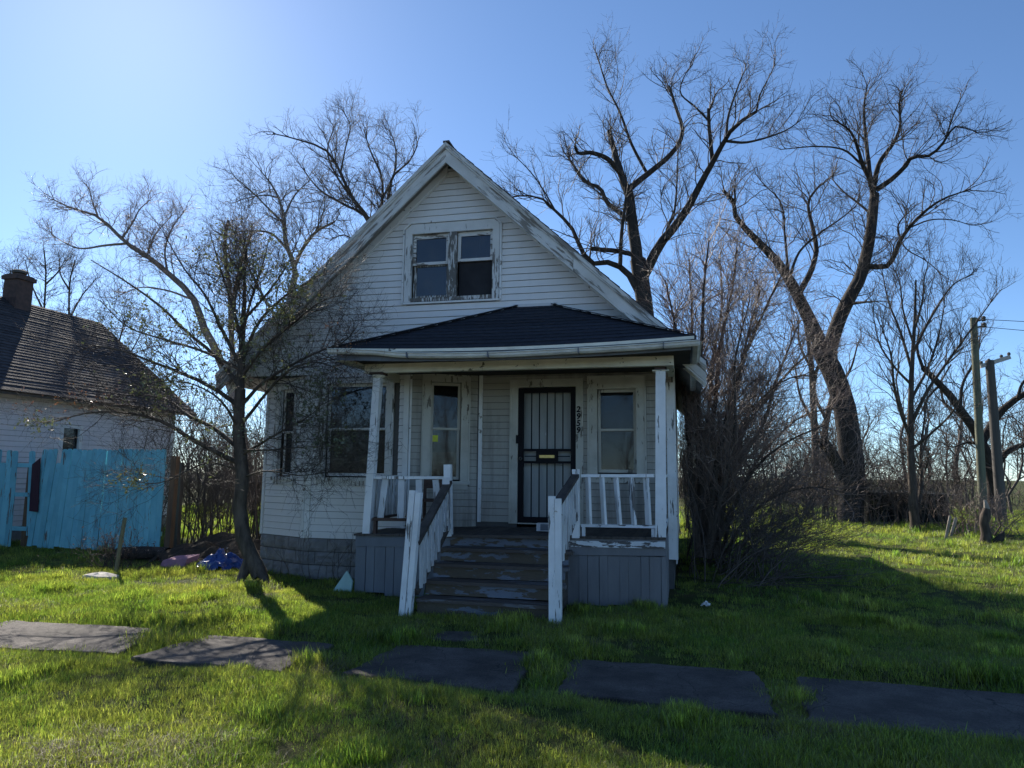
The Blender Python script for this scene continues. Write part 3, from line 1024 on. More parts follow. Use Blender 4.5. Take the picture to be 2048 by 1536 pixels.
# big bay window: dark upper sash, lower sash with a shade and a propped stick inside
w1 = window(F_bay, 0.29, 1.31, 1.56, 3.00, 0.10, M['trim_z'], 0.505, upper='glass_dark', lower='glass', head=0.08)
fpart(F_bay, 'shade', M['blind'], w1, 0.30, 1.30, 1.62, 2.28, -0.16, -0.152)
MB().beam(F_bay.pt(0.50, 1.60, -0.13), F_bay.pt(1.27, 2.15, -0.13), 0.025, 0.045).build('prop_stick', M['pale_wood'], w1)
w1b = window(F_bl, 0.40, 0.80, 1.56, 2.96, 0.09, M['trim_z'], 0.5, upper='glass_dark', lower='glass_dark', head=0.06)
w2 = window(F_br, 0.33, 0.80, 1.52, 3.02, 0.12, M['cream_jamb'], 0.52, upper='glass', lower='glass', head=0.10, sash='cream_jamb')
fpart(F_br, 'shade', M['shade'], w2, 0.34, 0.79, 1.62, 2.60, -0.20, -0.192)
blind(F_br, w2, 0.35, 0.78, 1.56, 1.95, -0.125, M['blind'], slats=0.035)
fpart(F_br, 'sticker', M['yellow'], w2, 0.375, 0.46, 2.10, 2.20, -0.086, -0.084)
w3 = window(F_fac, 1.85, 2.43, 1.65, 2.90, 0.125, M['cream_jamb'], 0.51, upper='glass', lower='glass', head=0.18, sash='cream_jamb')
fpart(F_fac, 'shade', M['shade'], w3, 1.87, 2.41, 2.24, 2.60, -0.22, -0.212)
blind(F_fac, w3, 1.87, 2.41, 1.66, 2.30, -0.15, M['shade'], vertical=4)

# double attic window with a chamfered head
wg = MB()
gs0, gs1, gz0, gz1 = 2.60, 4.185, 4.235, 5.535
pts = [(gs0, gz0), (gs1, gz0), (gs1, gz1 - 0.10), (gs1 - 0.10, gz1), (gs0 + 0.11, gz1), (gs0, gz1 - 0.10)]
sA, sB, sM0, sM1, zA, zB = 2.735, 4.05, 3.335, 3.475, 4.315, 5.385
F = F_gable
F.box(wg, gs0 + 0.025, sA, gz0 + 0.02, zB - 0.03, -0.02, 0.030)
F.box(wg, sB, gs1 - 0.025, gz0 + 0.02, zB - 0.03, -0.02, 0.030)
wg.prism([F.pt(a, z, -0.02) for a, z in ((gs0 + 0.026, zB - 0.03), (gs1 - 0.026, zB - 0.03), (gs1 - 0.026, gz1 - 0.11), (gs1 - 0.11, gz1 - 0.022), (gs0 + 0.12, gz1 - 0.022), (gs0 + 0.026, gz1 - 0.11))], (0, -0.052, 0))
wg = wg.build('window', M['trim_z'], house)
tr = MB()
for k in range(6):
    a, b = pts[k], pts[(k + 1) % 6]
    tr.beam(F.pt(a[0], a[1], 0.024), F.pt(b[0], b[1], 0.024), 0.050, 0.026, up=(0, 0, 1) if abs(a[0] - b[0]) > 0.02 else (1, 0, 0))
tr.build('trim', M['trim'], wg)
fpart(F, 'mullion', M['trim_bad'], wg, sM0, sM1, zA - 0.05, zB - 0.032, -0.04, 0.034)
fpart(F, 'sill', M['trim_bad'], wg, sA + 0.001, sB - 0.001, gz0 + 0.022, zA, -0.10, 0.045)
for n_, (a, b) in enumerate(((sA, sM0), (sM1, sB))):
    zm = 4.86 if n_ == 0 else 4.88
    fr = 0.05
    up_ = MB()
    F.box(up_, a + 0.002, a + fr, zm, zB - 0.035, -0.065, -0.03)
    F.box(up_, b - fr, b - 0.002, zm, zB - 0.035, -0.065, -0.03)
    F.box(up_, a + fr, b - fr, zm, zm + 0.045, -0.065, -0.03)
    F.box(up_, a + fr, b - fr, zB - 0.10, zB - 0.035, -0.065, -0.03)
    up_.build('sash', M['trim_x'], wg)
    fpart(F, 'pane', M['glass_dark'], wg, a + fr - 0.004, b - fr + 0.004, zm + 0.03, zB - 0.08, -0.052, -0.048)
    if n_ == 0:
        lo_ = MB()
        F.box(lo_, a + 0.002, a + fr, zA + 0.001, zm + 0.01, -0.105, -0.072)
        F.box(lo_, b - fr, b - 0.002, zA + 0.001, zm + 0.01, -0.105, -0.072)
        F.box(lo_, a + fr, b - fr, zA + 0.001, zA + 0.06, -0.105, -0.072)
        F.box(lo_, a + fr, b - fr, zm - 0.02, zm + 0.01, -0.105, -0.072)
        lo_.build('sash', M['trim_bad'], wg)
        fpart(F, 'pane', M['glass_dark'], wg, a + fr - 0.004, b - fr + 0.004, zA + 0.05, zm - 0.01, -0.092, -0.088)
    else:
        fpart(F, 'screen', M['screen'], wg, a + 0.01, b - 0.01, zA + 0.002, zm + 0.005, -0.09, -0.085)
cb = MB()
for k in range(14):
    s = 3.73 + k * 0.025
    o = -0.16 - 0.012 * (k % 2)
    o2 = -0.16 - 0.012 * ((k + 1) % 2)
    cb.add([F.pt(s, 4.9, o), F.pt(s + 0.025, 4.9, o2), F.pt(s + 0.025, 5.36, o2), F.pt(s, 5.36, o)], [(0, 1, 2, 3)])
cb.build('curtain', M['curtain'], wg, fix=False)

# front door: inner panel door behind a black iron security door
d0, d1, dz0, dz1 = 0.635, 1.525, 0.885, 2.935
dfr = MB()
F_fac.box(dfr, d0 - 0.11, d0 - 0.004, 0.87, dz1 + 0.012, -0.05, 0.036)
F_fac.box(dfr, d1 + 0.004, d1 + 0.09, 0.87, dz1 + 0.012, -0.05, 0.036)
F_fac.box(dfr, d0 - 0.11, d1 + 0.09, dz1 + 0.013, dz1 + 0.115, -0.05, 0.038)
F_fac.box(dfr, d0 - 0.135, d0 - 0.111, 0.87, dz1 + 0.135, 0.0, 0.046)
F_fac.box(dfr, d1 + 0.091, d1 + 0.115, 0.87, dz1 + 0.135, 0.0, 0.046)
F_fac.box(dfr, d0 - 0.1105, d1 + 0.0905, dz1 + 0.116, dz1 + 0.135, 0.0, 0.046)
doorframe = dfr.build('door_frame', M['cream_jamb'], house)
door = fpart(F_fac, 'door', M['door_in'], house, d0, d1, dz0, dz1, -0.16, -0.12)
for a, b, c, d in ((0.12, 0.40, 0.18, 0.80), (0.49, 0.77, 0.18, 0.80), (0.12, 0.40, 0.95, 1.42), (0.49, 0.77, 0.95, 1.42)):
    fpart(F_fac, 'panel', M['door_in'], door, d0 + a, d0 + b, dz0 + c, dz0 + d, -0.121, -0.112)
for sgn in (-1, 1):
    fan = [F_fac.pt(d0 + 0.445 + sgn * 0.03, dz0 + 1.56, -0.121)] + [F_fac.pt(d0 + 0.445 + sgn * (0.03 + 0.29 * math.cos(t)), dz0 + 1.56 + 0.29 * math.sin(t), -0.121) for t in np.linspace(0.05, 1.45, 8)]
    MB().prism(fan if sgn > 0 else fan[::-1], (0, -0.008, 0)).build('panel', M['door_in'], door)
fpart(F_fac, 'peephole_plate', M['paper'], door, d0 + 0.37, d0 + 0.41, dz0 + 1.33, dz0 + 1.37, -0.121, -0.114)
fpart(F_fac, 'kick_board', M['cream_jamb'], doorframe, d0, d1, 0.868, 0.884, -0.14, 0.03)
sd = MB()
F_fac.box(sd, d0, d0 + 0.085, dz0, dz1, -0.012, 0.026)
F_fac.box(sd, d1 - 0.075, d1, dz0, dz1, -0.012, 0.026)
F_fac.box(sd, d0 + 0.085, d1 - 0.075, dz1 - 0.075, dz1, -0.012, 0.026)
F_fac.box(sd, d0 + 0.085, d1 - 0.075, dz0, dz0 + 0.09, -0.012, 0.026)
zl = 1.78
F_fac.box(sd, d0 + 0.085, d1 - 0.075, zl, zl + 0.035, -0.012, 0.026)
F_fac.box(sd, d0 + 0.085, d1 - 0.075, zl + 0.185, zl + 0.22, -0.012, 0.026)
secd = sd.build('security_door', M['black_iron'], house)
for k in range(5):
    s = d0 + 0.085 + (k + 1) * 0.73 / 6
    fpart(F_fac, 'bar', M['black_iron'], secd, s - 0.008, s + 0.008, dz0 + 0.09, zl, -0.002, 0.016)
    fpart(F_fac, 'bar', M['black_iron'], secd, s - 0.008, s + 0.008, zl + 0.22, dz1 - 0.075, -0.002, 0.016)
fpart(F_fac, 'mail_plate', M['black_iron'], secd, d0 + 0.28, d0 + 0.62, zl + 0.035, zl + 0.185, -0.004, 0.020)
fpart(F_fac, 'mail_slot', M['brass'], secd, d0 + 0.335, d0 + 0.565, zl + 0.082, zl + 0.125, 0.020, 0.030)
for a, b in ((0.10, 0.28), (0.62, 0.80)):
    fpart(F_fac, 'bar', M['black_iron'], secd, d0 + a, d0 + b, zl + 0.10, zl + 0.115, -0.002, 0.016)
lk = MB()
F_fac.box(lk, d0 + 0.02, d0 + 0.075, zl + 0.03, zl + 0.18, 0.026, 0.045)
lk.build('lock_plate', M['black_iron'], secd)
kb = MB()
kb.tube([F_fac.pt(d0 + 0.05, zl + 0.07, 0.045), F_fac.pt(d0 + 0.05, zl + 0.07, 0.075), F_fac.pt(d0 + 0.05, zl + 0.07, 0.095)], [0.012, 0.028, 0.018], 12)
kb.build('door_knob', M['chrome'], secd, smooth=True)
hg = MB()
F_fac.box(hg, d0 - 0.03, d0 + 0.03, 2.08, 2.21, 0.026, 0.05)
hg.build('latch_guard', M['black_iron'], secd)

# house number 2959, one digit under another
num = fpart(F_fac, 'house_number', M['cream_jamb'], house, d1 + 0.008, d1 + 0.078, 2.22, 2.66, 0.036, 0.039)
for k, ch in enumerate('2959'):
    cu = bpy.data.curves.new('digit', 'FONT')
    cu.body = ch
    cu.size = 0.125
    cu.shear = 0.12
    cu.offset = 0.0035
    cu.extrude = 0.003
    cu.align_x = 'CENTER'
    ob = bpy.data.objects.new('digit_source', cu)
    COL.objects.link(ob)
    bpy.context.view_layer.update()
    me = bpy.data.meshes.new_from_object(ob)
    bpy.data.objects.remove(ob)
    me.materials.clear()
    p = F_fac.pt(d1 + 0.043, 2.555 - k * 0.105, 0.044)
    me.transform(Matrix.Translation(p) @ Matrix.Rotation(math.pi / 2, 4, 'X'))
    link('digit', me, M['black_iron'], num)

# ------------------------------------------------------------------ porch
def zd(x):
    return 0.79 + (0.86 - 0.79) * (x + 4.33) / 4.13


PX0, PX1 = -4.33, -0.20
pf = MB()
pf.prism([(PX0 + 0.03, YP + 0.03, zd(PX0) - 0.16), (PX1 - 0.03, YP + 0.03, zd(PX1) - 0.16), (PX1 - 0.03, YP + 0.03, zd(PX1) - 0.03), (PX0 + 0.03, YP + 0.03, zd(PX0) - 0.03)], (0, YF - YP - 0.06, 0))
pfloor = pf.build('porch_floor', M['weather'], house)
x = PX0 - 0.02
while x < PX1:
    w_ = 0.083
    b_ = min(x + w_ - 0.004, PX1 + 0.02)
    yb = YF - 0.005
    if x < -3.07:
        yb = (YG if x < -4.04 else YG + (x + 4.04) / 0.97 * (YF - YG)) - 0.01
    jy = random.uniform(-0.012, 0.012)
    MB().prism([(x, YP - 0.03 + jy, zd(x) - 0.028), (b_, YP - 0.03 + jy, zd(b_) - 0.028), (b_, YP - 0.03 + jy, zd(b_)), (x, YP - 0.03 + jy, zd(x))], (0, yb - YP + 0.03 - jy, random.uniform(-0.003, 0.003))).build('floor_board', M['weather'], pfloor)
    x += w_
SX0, SX1 = -3.00, -1.40
skl = MB()
skl.prism([(PX0, YP - 0.004, zd(PX0) - 0.17), (SX0 + 0.02, YP - 0.004, zd(SX0) - 0.17), (SX0 + 0.02, YP - 0.004, zd(SX0) - 0.032), (PX0, YP - 0.004, zd(PX0) - 0.032)], (0, 0.03, 0))
skl.prism([(PX0 - 0.001, YP - 0.003, zd(PX0) - 0.17), (PX0 - 0.001, YG - 0.02, zd(PX0) - 0.17), (PX0 - 0.001, YG - 0.02, zd(PX0) - 0.032), (PX0 - 0.001, YP - 0.003, zd(PX0) - 0.032)][::-1], (0.03, 0, 0))
skl = skl.build('porch_skirt', M['blue_skirt'], house)
x = PX0
for w_ in (0.155, 0.13, 0.155, 0.125, 0.15, 0.15, 0.15, 0.15, 0.15):
    MB().box(x + 0.003, min(x + w_ - 0.005, SX0), YP + 0.004 + random.uniform(0, .006), YP + 0.026, random.uniform(-0.03, 0.03), zd(x) - 0.172, 0.002).build('skirt_board', M['blue_skirt'], skl)
    x += w_
    if x > SX0:
        break
y = YP + 0.03
while y < YG - 0.1:
    MB().box(PX0 + 0.004, PX0 + 0.024, y, y + 0.145, 0.0, zd(PX0) - 0.172, 0.002).build('skirt_board', M['blue_skirt'], skl)
    y += 0.15
skr = MB()
skr.prism([(SX1 - 0.01, YP - 0.006, zd(SX1) - 0.235), (PX1, YP - 0.006, zd(PX1) - 0.225), (PX1, YP - 0.006, zd(PX1) - 0.130), (SX1 - 0.01, YP - 0.006, zd(SX1) - 0.130)], (0, 0.03, 0))
skr.prism([(SX1 - 0.01, YP - 0.006, zd(SX1) - 0.055), (PX1 + 0.005, YP - 0.006, zd(PX1) - 0.055), (PX1 + 0.005, YP - 0.006, zd(PX1) - 0.032), (SX1 - 0.01, YP - 0.006, zd(SX1) - 0.032)], (0, 0.03, 0))
skr.box(PX1 - 0.028, PX1, YP + 0.025, YF - 0.02, 0.62, zd(PX1) - 0.032)
skr = skr.build('porch_skirt', M['grey_skirt'], house)
MB().prism([(SX1 - 0.01, YP - 0.028, zd(SX1) - 0.130), (PX1 - 0.01, YP - 0.028, zd(PX1) - 0.135), (PX1 - 0.01, YP - 0.028, zd(PX1) - 0.052), (SX1 - 0.01, YP - 0.028, zd(SX1) - 0.056)], (0, 0.03, 0)).build('trim_strip', M['white_chip'], skr)
x, k = SX1 - 0.02, 0
while x < PX1 - 0.03:
    w_ = (0.150, 0.105)[k % 2] * random.uniform(0.93, 1.05)
    b_ = min(x + w_ - 0.004, PX1 - 0.002)
    MB().box(x, b_, YP + (0.002 if k % 2 else 0.010) + random.uniform(0, 0.004), YP + 0.030, random.uniform(-0.03, 0.02), zd(x) - 0.237, 0.003).build('skirt_board', M['grey_skirt'], skr)
    x += w_
    k += 1
y = YP + 0.03
while y < YF - 0.05:
    MB().box(PX1 - 0.024, PX1 - 0.002, y, min(y + 0.13, YF - 0.03), 0.0, 0.63, 0.002).build('skirt_board', M['grey_skirt'], skr)
    y += 0.134

# stairs
NST = 5
rise = 0.168
run = 0.265
st = MB()
for xs in (SX0 + 0.02, (SX0 + SX1) / 2, SX1 - 0.06):
    prof = [(YP + 0.02, 0.0), (YP + 0.02, rise * 5 - 0.04)]
    for k in range(5, 0, -1):
        yk = YP - run * (5 - k)
        prof += [(yk + 0.02, rise * k - 0.045), (yk + 0.02, rise * (k - 1) - (0.045 if k > 1 else 0))]
    poly = [(xs, yy, zz) for yy, zz in prof]
    st.prism(poly, (0.04, 0, 0))
stairs = st.build('stairs', M['weather'], house)
for k in range(1, 6):
    yk = YP - run * (5 - k)
    zk = rise * k
    tilt = random.uniform(-0.008, 0.012)
    j = 0.004
    MB().prism([(SX0 - 0.02, yk, zk - rise - (0.03 if k == 1 else -0.001) + 0.004), (SX1 + 0.03, yk, zk - rise - (0.03 if k == 1 else -0.001) - tilt), (SX1 + 0.03, yk, zk - 0.037 - tilt), (SX0 - 0.02, yk, zk - 0.037)], (0, 0.019, 0)).build('riser', M['riser'], stairs)
    if k < 5:
        wob = random.uniform(-0.02, 0.02)
        MB().prism([(SX0 - 0.03 - wob, yk - 0.035, zk - 0.036), (SX1 + 0.06 + wob, yk - 0.035, zk - 0.036 - tilt), (SX1 + 0.06 + wob, yk - 0.030, zk - tilt), (SX0 - 0.03 - wob, yk - 0.032, zk)], (0, 0.15, -0.003)).build('tread', M['tread'], stairs)
        MB().prism([(SX0 - 0.02, yk + 0.122, zk - 0.038), (SX1 + 0.04, yk + 0.122, zk - 0.038 - tilt), (SX1 + 0.04, yk + 0.122, zk - 0.002 - tilt), (SX0 - 0.02, yk + 0.122, zk - 0.002)], (0, 0.14, 0)).build('tread', M['tread'], stairs)
    else:
        MB().prism([(SX0 - 0.04, yk - 0.055, zd(SX0) - 0.032), (SX1 + 0.04, yk - 0.055, zd(SX1) - 0.036), (SX1 + 0.04, yk - 0.055, zd(SX1) + 0.002), (SX0 - 0.04, yk - 0.055, zd(SX0) + 0.004)], (0, 0.022, 0)).build('nosing', M['weather_x'], stairs)


# stair handrails
def handrail(xf, xb, top_f, top_b, rf, rb, bf, bb, lean, nboards, mat_rail):
    yf, yb = 7.93, YP - 0.09
    mb = MB().beam((xf, yf + 0.03, rf), (xb, yb, rb), 0.10, 0.045, j=0.004)
    hr = mb.build('handrail', mat_rail, house)
    nw = MB()
    nw.beam((xf - lean - 0.035, yf, -0.06), (xf - 0.035, yf, top_f), 0.066, 0.085, up=(0, 1, 0), j=0.003)
    nw.build('newel_post', M['white_post'], hr)
    MB().beam((xf - lean + 0.035, yf + 0.006, -0.06), (xf + 0.035, yf + 0.006, top_f - 0.025), 0.066, 0.085, up=(0, 1, 0), j=0.004).build('newel_post', M['white_post'], hr)
    MB().beam((xb, yb + 0.05, zd(xb) - 0.02), (xb + (-0.03 if xb < -2 else 0.0), yb + 0.05, top_b), 0.092, 0.092, up=(0, 1, 0), j=0.003).build('newel_post', M['white_post'], hr)
    MB().beam((xf + 0.01, yf + 0.06, bf), (xb + 0.01, yb, bb), 0.045, 0.085, j=0.006).build('bottom_rail', M['weather'], hr)
    for k in range(nboards):
        t = (k + 0.7) / (nboards + 0.3)
        yy = yf + 0.06 + (yb - yf - 0.06) * t
        za, zb_ = bf + (bb - bf) * t + random.uniform(-0.06, 0.0), rf + (rb - rf) * t - 0.02
        xx = xf + (xb - xf) * t
        if k == nboards - 2 and xf < -2:
            za += 0.10
        MB().beam((xx + 0.03 + random.uniform(-.006, .006), yy + random.uniform(-0.02, 0.02), za), (xx + 0.03, yy, zb_), 0.082, 0.022, up=(1, 0, 0), j=0.004).build('baluster', M['baluster'], hr)
    return hr


hl = handrail(-3.03, -2.99, 1.41, 1.73, 0.80, 1.50, 0.24, 0.95, 0.09, 9, M['weather'])
hr_ = handrail(-1.38, -1.31, 1.37, 1.68, 1.26, 1.60, 0.55, 1.13, -0.01, 9, M['weather'])
fpart(Face((-3.05, 8.93), (-2.95, 8.93)), 'paper_scrap', M['paper'], hl, 0.0, 0.1, 1.47, 1.56, 0.0, 0.004)


def railing(a, b, ztop, zbot, n, mat_b, tilt, twist, bot_mat, feet=True, bw=0.085):
    a, b = Vector(a), Vector(b)
    d = (b - a)
    r = MB().beam((a.x, a.y, ztop), (b.x, b.y, ztop + 0.01), 0.085, 0.038, j=0.002).build('railing', M['white_post'], house)
    MB().beam((a.x, a.y, zbot), (b.x, b.y, zbot + 0.008), 0.085, 0.036, j=0.003).build('bottom_rail', bot_mat, r)
    if feet:
        for t in (0.03, 0.97):
            p = a + d * t
            MB().box(p.x - 0.02, p.x + 0.02, p.y - 0.035, p.y + 0.035, zd(p.x) - 0.005, zbot - 0.018).build('foot', bot_mat, r)
    t_ = d.normalized()
    for k in range(n):
        p = a + d * ((k + 0.5) / n)
        tl = tilt[k % len(tilt)]
        rot = Matrix.Rotation(twist + random.uniform(-0.12, 0.12), 3, 'Z')
        upv = rot @ Vector((t_.y, -t_.x, 0))
        MB().beam((p.x - t_.x * tl, p.y - t_.y * tl, zbot + 0.018), (p.x + t_.x * tl, p.y + t_.y * tl, ztop - 0.018), bw, 0.034, up=upv, j=0.002).build('baluster', mat_b, r)
    return r


railing((-4.10, YP + 0.05, 0), (-3.06, YP + 0.05, 0), 1.545, 0.985, 4, M['baluster'], (0.03, 0.0, -0.01, -0.03), 0.25, M['brown_wood'])
railing((-1.25, YP + 0.05, 0), (-0.33, YP + 0.05, 0), 1.60, 0.975, 5, M['white_post'], (-0.008, -0.015, -0.022, -0.018, -0.012), -0.95, M['white_chip'])
railing((-4.17, YP + 0.14, 0), (-4.17, YG - 0.05, 0), 1.55, 0.985, 8, M['baluster'], (0.0,), 0.1, M['brown_wood'], feet=False)
railing((-0.24, YP + 0.14, 0), (-0.24, YF - 0.05, 0), 1.60, 0.975, 10, M['white_post'], (0.0,), 0.1, M['white_chip'], feet=False)


# posts, beam, ceiling
def porch_post(xb, xt, y, z0, z1, w, cap):
    p = MB().beam((xb, y, z0), (xt, y, z1), w, w, up=(0, 1, 0), j=0.003).build('porch_post', M['white_post'], house)
    if cap:
        MB().lathe((xt, y, z1), [(w * 0.55, -0.004), (w * 0.62, 0.0), (w * 0.85, 0.015), (w * 0.9, 0.035), (w * 0.8, 0.04)], 24).build('capital', M['cream'], p, smooth=False)
        MB().box(xt - 0.10, xt + 0.10, y - 0.09, y + 0.09, z1 + 0.041, z1 + 0.075).build('cap_block', M['brown_wood'], p)
    else:
        MB().box(xt - 0.10, xt + 0.11, y - 0.08, y + 0.08, z1, z1 + 0.012).build('cap_block', M['cream'], p)
        MB().box(xt - 0.07, xt + 0.06, y - 0.07, y + 0.07, z1 + 0.013, z1 + 0.045, 0.004).build('cap_block', M['brown_wood'], p)
    return p


porch_post(-4.185, -4.10, YP + 0.05, 0.78, 2.925, 0.105, True)
porch_post(-0.265, -0.235, YP + 0.05, 0.855, 2.925, 0.125, False)
bm = MB()
bm.box(-4.29, -0.07, YP - 0.005, YP + 0.09, 2.995, 3.215)
bm.box(-4.29, -4.20, YP + 0.091, YG - 0.03, 2.995, 3.215)
bm.box(-0.16, -0.07, YP + 0.091, YG - 0.03, 2.995, 3.215)
beam_ = bm.build('porch_beam', M['cream'], house)
part_box('flaked_patch', M['dark_soffit'], beam_, -0.62, -0.50, YP - 0.0075, YP - 0.004, 3.125, 3.160, j=0.001)
for (fx, fz, fs_) in ((-0.58, 3.16, 0.022), (-0.80, 3.16, 0.012), (-0.71, 3.10, 0.008), (-0.70, 3.05, 0.009), (-0.74, 3.04, 0.007), (-0.16, 3.17, 0.013), (-0.27, 3.17, 0.007), (-3.02, 3.12, 0.008), (-2.96, 3.10, 0.008), (-3.10, 3.14, 0.006)):
    a_ = [(fx + fs_ * random.uniform(0.6, 1.5) * math.cos(t), YP - 0.0065, fz + fs_ * 0.7 * random.uniform(0.6, 1.3) * math.sin(t)) for t in np.linspace(0, 6.28, 9)[:-1]]
    MB().add(a_, [tuple(range(8))]).build('flaked_patch', M['dark_soffit'], beam_, fix=False)
part_box('porch_ceiling', M['ceiling'], house, -4.20, -0.16, YP + 0.09, YG - 0.02, 3.19, 3.21)

# porch roof with shingle courses
EZ = 3.285
E = [Vector((-4.52, YP - 0.42, EZ)), Vector((0.16, YP - 0.42, EZ))]
B_ = [Vector((-4.52, YG - 0.03, EZ)), Vector((0.16, YG - 0.03, EZ))]
T = [Vector((-2.36, YG - 0.03, 4.10)), Vector((-1.80, YG - 0.03, 4.10))]
pr = MB()
dn = Vector((0, 0, -0.07))
pv = [E[0] + Vector((0.1, 0.06, -0.075)), E[1] + Vector((-0.1, 0.06, -0.075)), B_[1] + Vector((-0.1, 0, -0.075)), B_[0] + Vector((0.1, 0, -0.075)), T[0] - Vector((0, 0, 0.06)), T[1] - Vector((0, 0, 0.06))]
low = [p - Vector((0, 0, 0.02)) for p in pv[:4]]
pr.add([tuple(p) for p in pv + low], [(0, 1, 5, 4), (1, 2, 5), (3, 0, 4), (2, 3, 4, 5), (6, 9, 8, 7), (0, 6, 7, 1), (1, 7, 8, 2), (3, 9, 6, 0), (2, 8, 9, 3)])
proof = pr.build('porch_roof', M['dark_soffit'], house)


def sag(p):
    """the porch eave hangs low in the middle"""
    q = Vector(p)
    k = max(0.0, 1 - ((q.x + 2.18) / 2.35) ** 2) * min(1.0, max(0.0, (YG - 0.03 - q.y) / 1.49))
    q.z -= 0.062 * k
    return q


def courses(e0, e1, t0, t1, n, mat, parent, lift=0.014, name='shingle_course', over=0.015, nseg=1, bend=None):
    nv = (e1 - e0).cross(t0 - e0).normalized()
    if nv.z < 0:
        nv = -nv
    for k in range(n):
        a, b = k / n, min(1.0, (k + 1) / n + over)
        if k == 0:
            a = -0.02
        wl = random.uniform(0.9, 1.25)
        vs, fs = [], []
        for q in range(nseg + 1):
            u = q / nseg
            lo_, hi_ = e0.lerp(t0, a).lerp(e1.lerp(t1, a), u), e0.lerp(t0, b).lerp(e1.lerp(t1, b), u)
            w2_ = wl * random.uniform(0.92, 1.08)
            for p in (lo_ + nv * lift * w2_, hi_ + nv * 0.004, hi_ + nv * 0.001, lo_ + nv * 0.001):
                vs.append(tuple(bend(p) if bend else p))
        for q in range(nseg):
            o = q * 4
            for m_ in range(4):
                fs.append((o + m_, o + 4 + m_, o + 4 + (m_ + 1) % 4, o + (m_ + 1) % 4))
        fs += [(0, 1, 2, 3), tuple(range(nseg * 4 + 3, nseg * 4 - 1, -1))]
        MB().add(vs, fs).build(name, mat, parent)


courses(E[0], E[1], T[0], T[1], 13, M['shingle'], proof, nseg=10, bend=sag)
courses(E[1], B_[1], T[1], T[1] + Vector((0, 0.001, 0)), 13, M['shingle'], proof)
courses(B_[0], E[0], T[0] + Vector((0, 0.001, 0)), T[0], 13, M['shingle'], proof)
for p, q in ((E[0], T[0]), (E[1], T[1])):
    MB().beam(p + Vector((0, 0, 0.022)), q + Vector((0, 0, 0.022)), 0.10, 0.012).build('hip_cap', M['shingle'], proof)
MB().beam(T[0] + Vector((-0.05, 0.0, 0.02)), T[1] + Vector((0.05, 0.0, 0.02)), 0.012, 0.05).build('flashing', M['flash'], proof)
for p, q in ((B_[0], T[0]), (B_[1], T[1])):
    MB().beam(p + Vector((0, 0, 0.03)), q + Vector((0, 0, 0.02)), 0.012, 0.045).build('flashing', M['flash'], proof)


def sag_board(x0, x1, y0, y1, z0, z1, name, mat):
    vs, fs, n = [], [], 12
    for q in range(n + 1):
        x_ = x0 + (x1 - x0) * q / n
        for yy, zz in ((y0, z1), (y1, z1), (y1, z0), (y0, z0)):
            vs.append(tuple(sag((x_, yy, zz))))
    for q in range(n):
        o = q * 4
        for m_ in range(4):
            fs.append((o + m_, o + 4 + m_, o + 4 + (m_ + 1) % 4, o + (m_ + 1) % 4))
    fs += [(0, 1, 2, 3), (n * 4 + 3, n * 4 + 2, n * 4 + 1, n * 4)]
    return MB().add(vs, fs).build(name, mat, proof)


sag_board(-4.54, 0.18, YP - 0.455, YP - 0.435, EZ - 0.045, EZ - 0.006, 'drip_edge', M['cream'])
sag_board(-4.50, 0.14, YP - 0.434, YP - 0.410, EZ - 0.17, EZ - 0.012, 'fascia', M['gutter_in'])
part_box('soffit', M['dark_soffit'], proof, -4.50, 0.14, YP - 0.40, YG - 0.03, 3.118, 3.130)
part_box('soffit_board', M['cream'], proof, -4.52, -4.30, YP - 0.40, YG - 0.04, 3.102, 3.116)


# sagging gutter
def gutter(path, name, mat, parent, out):
    prof = [(0.0, 0.0), (0.0, -0.042), (0.02, -0.058), (0.075, -0.058), (0.100, -0.036), (0.106, 0.0), (0.120, 0.006), (0.120, -0.004), (0.111, -0.010)]
    vs, fs = [], []
    n = len(prof)
    o = Vector(out)
    for p in path:
        for a, b in prof:
            q = Vector(p) + o * a
            vs.append((q.x, q.y, q.z + b))
    for i in range(len(path) - 1):
        for k in range(n - 1):
            fs.append((i * n + k, i * n + k + 1, (i + 1) * n + k + 1, (i + 1) * n + k))
    fs.append(tuple(range(6)))
    fs.append(tuple(range((len(path) - 1) * n, (len(path) - 1) * n + 6))[::-1])
    return MB().add(vs, fs).build(name, mat, parent, fix=False)


gpts = [(-4.58, 3.247), (-4.32, 3.238), (-3.9, 3.212), (-3.54, 3.166), (-3.2, 3.150), (-2.86, 3.140), (-2.19, 3.132), (-1.56, 3.143), (-0.9, 3.158), (-0.4, 3.174), (0.23, 3.202)]
gut = gutter([(a, YP - 0.447, b) for a, b in gpts], 'gutter', M['gutter'], house, (0, -1, 0))
gutter([(0.145, YP - 0.50, 3.20), (0.15, 9.4, 3.19), (0.15, 9.9, 3.17), (0.14, 10.4, 3.15), (0.16, 11.2, 3.13), (0.17, 12.5, 3.12)], 'side_gutter', M['gutter'], gut, (1, 0, 0))
for a, b in ((-3.44, 3.160), (-0.18, 3.184), (-2.35, 3.134), (-1.2, 3.151)):
    MB().box(a - 0.006, a + 0.006, YP - 0.585, YP - 0.44, b - 0.061, b + 0.008).build('hanger', M['gutter_in'], gut)
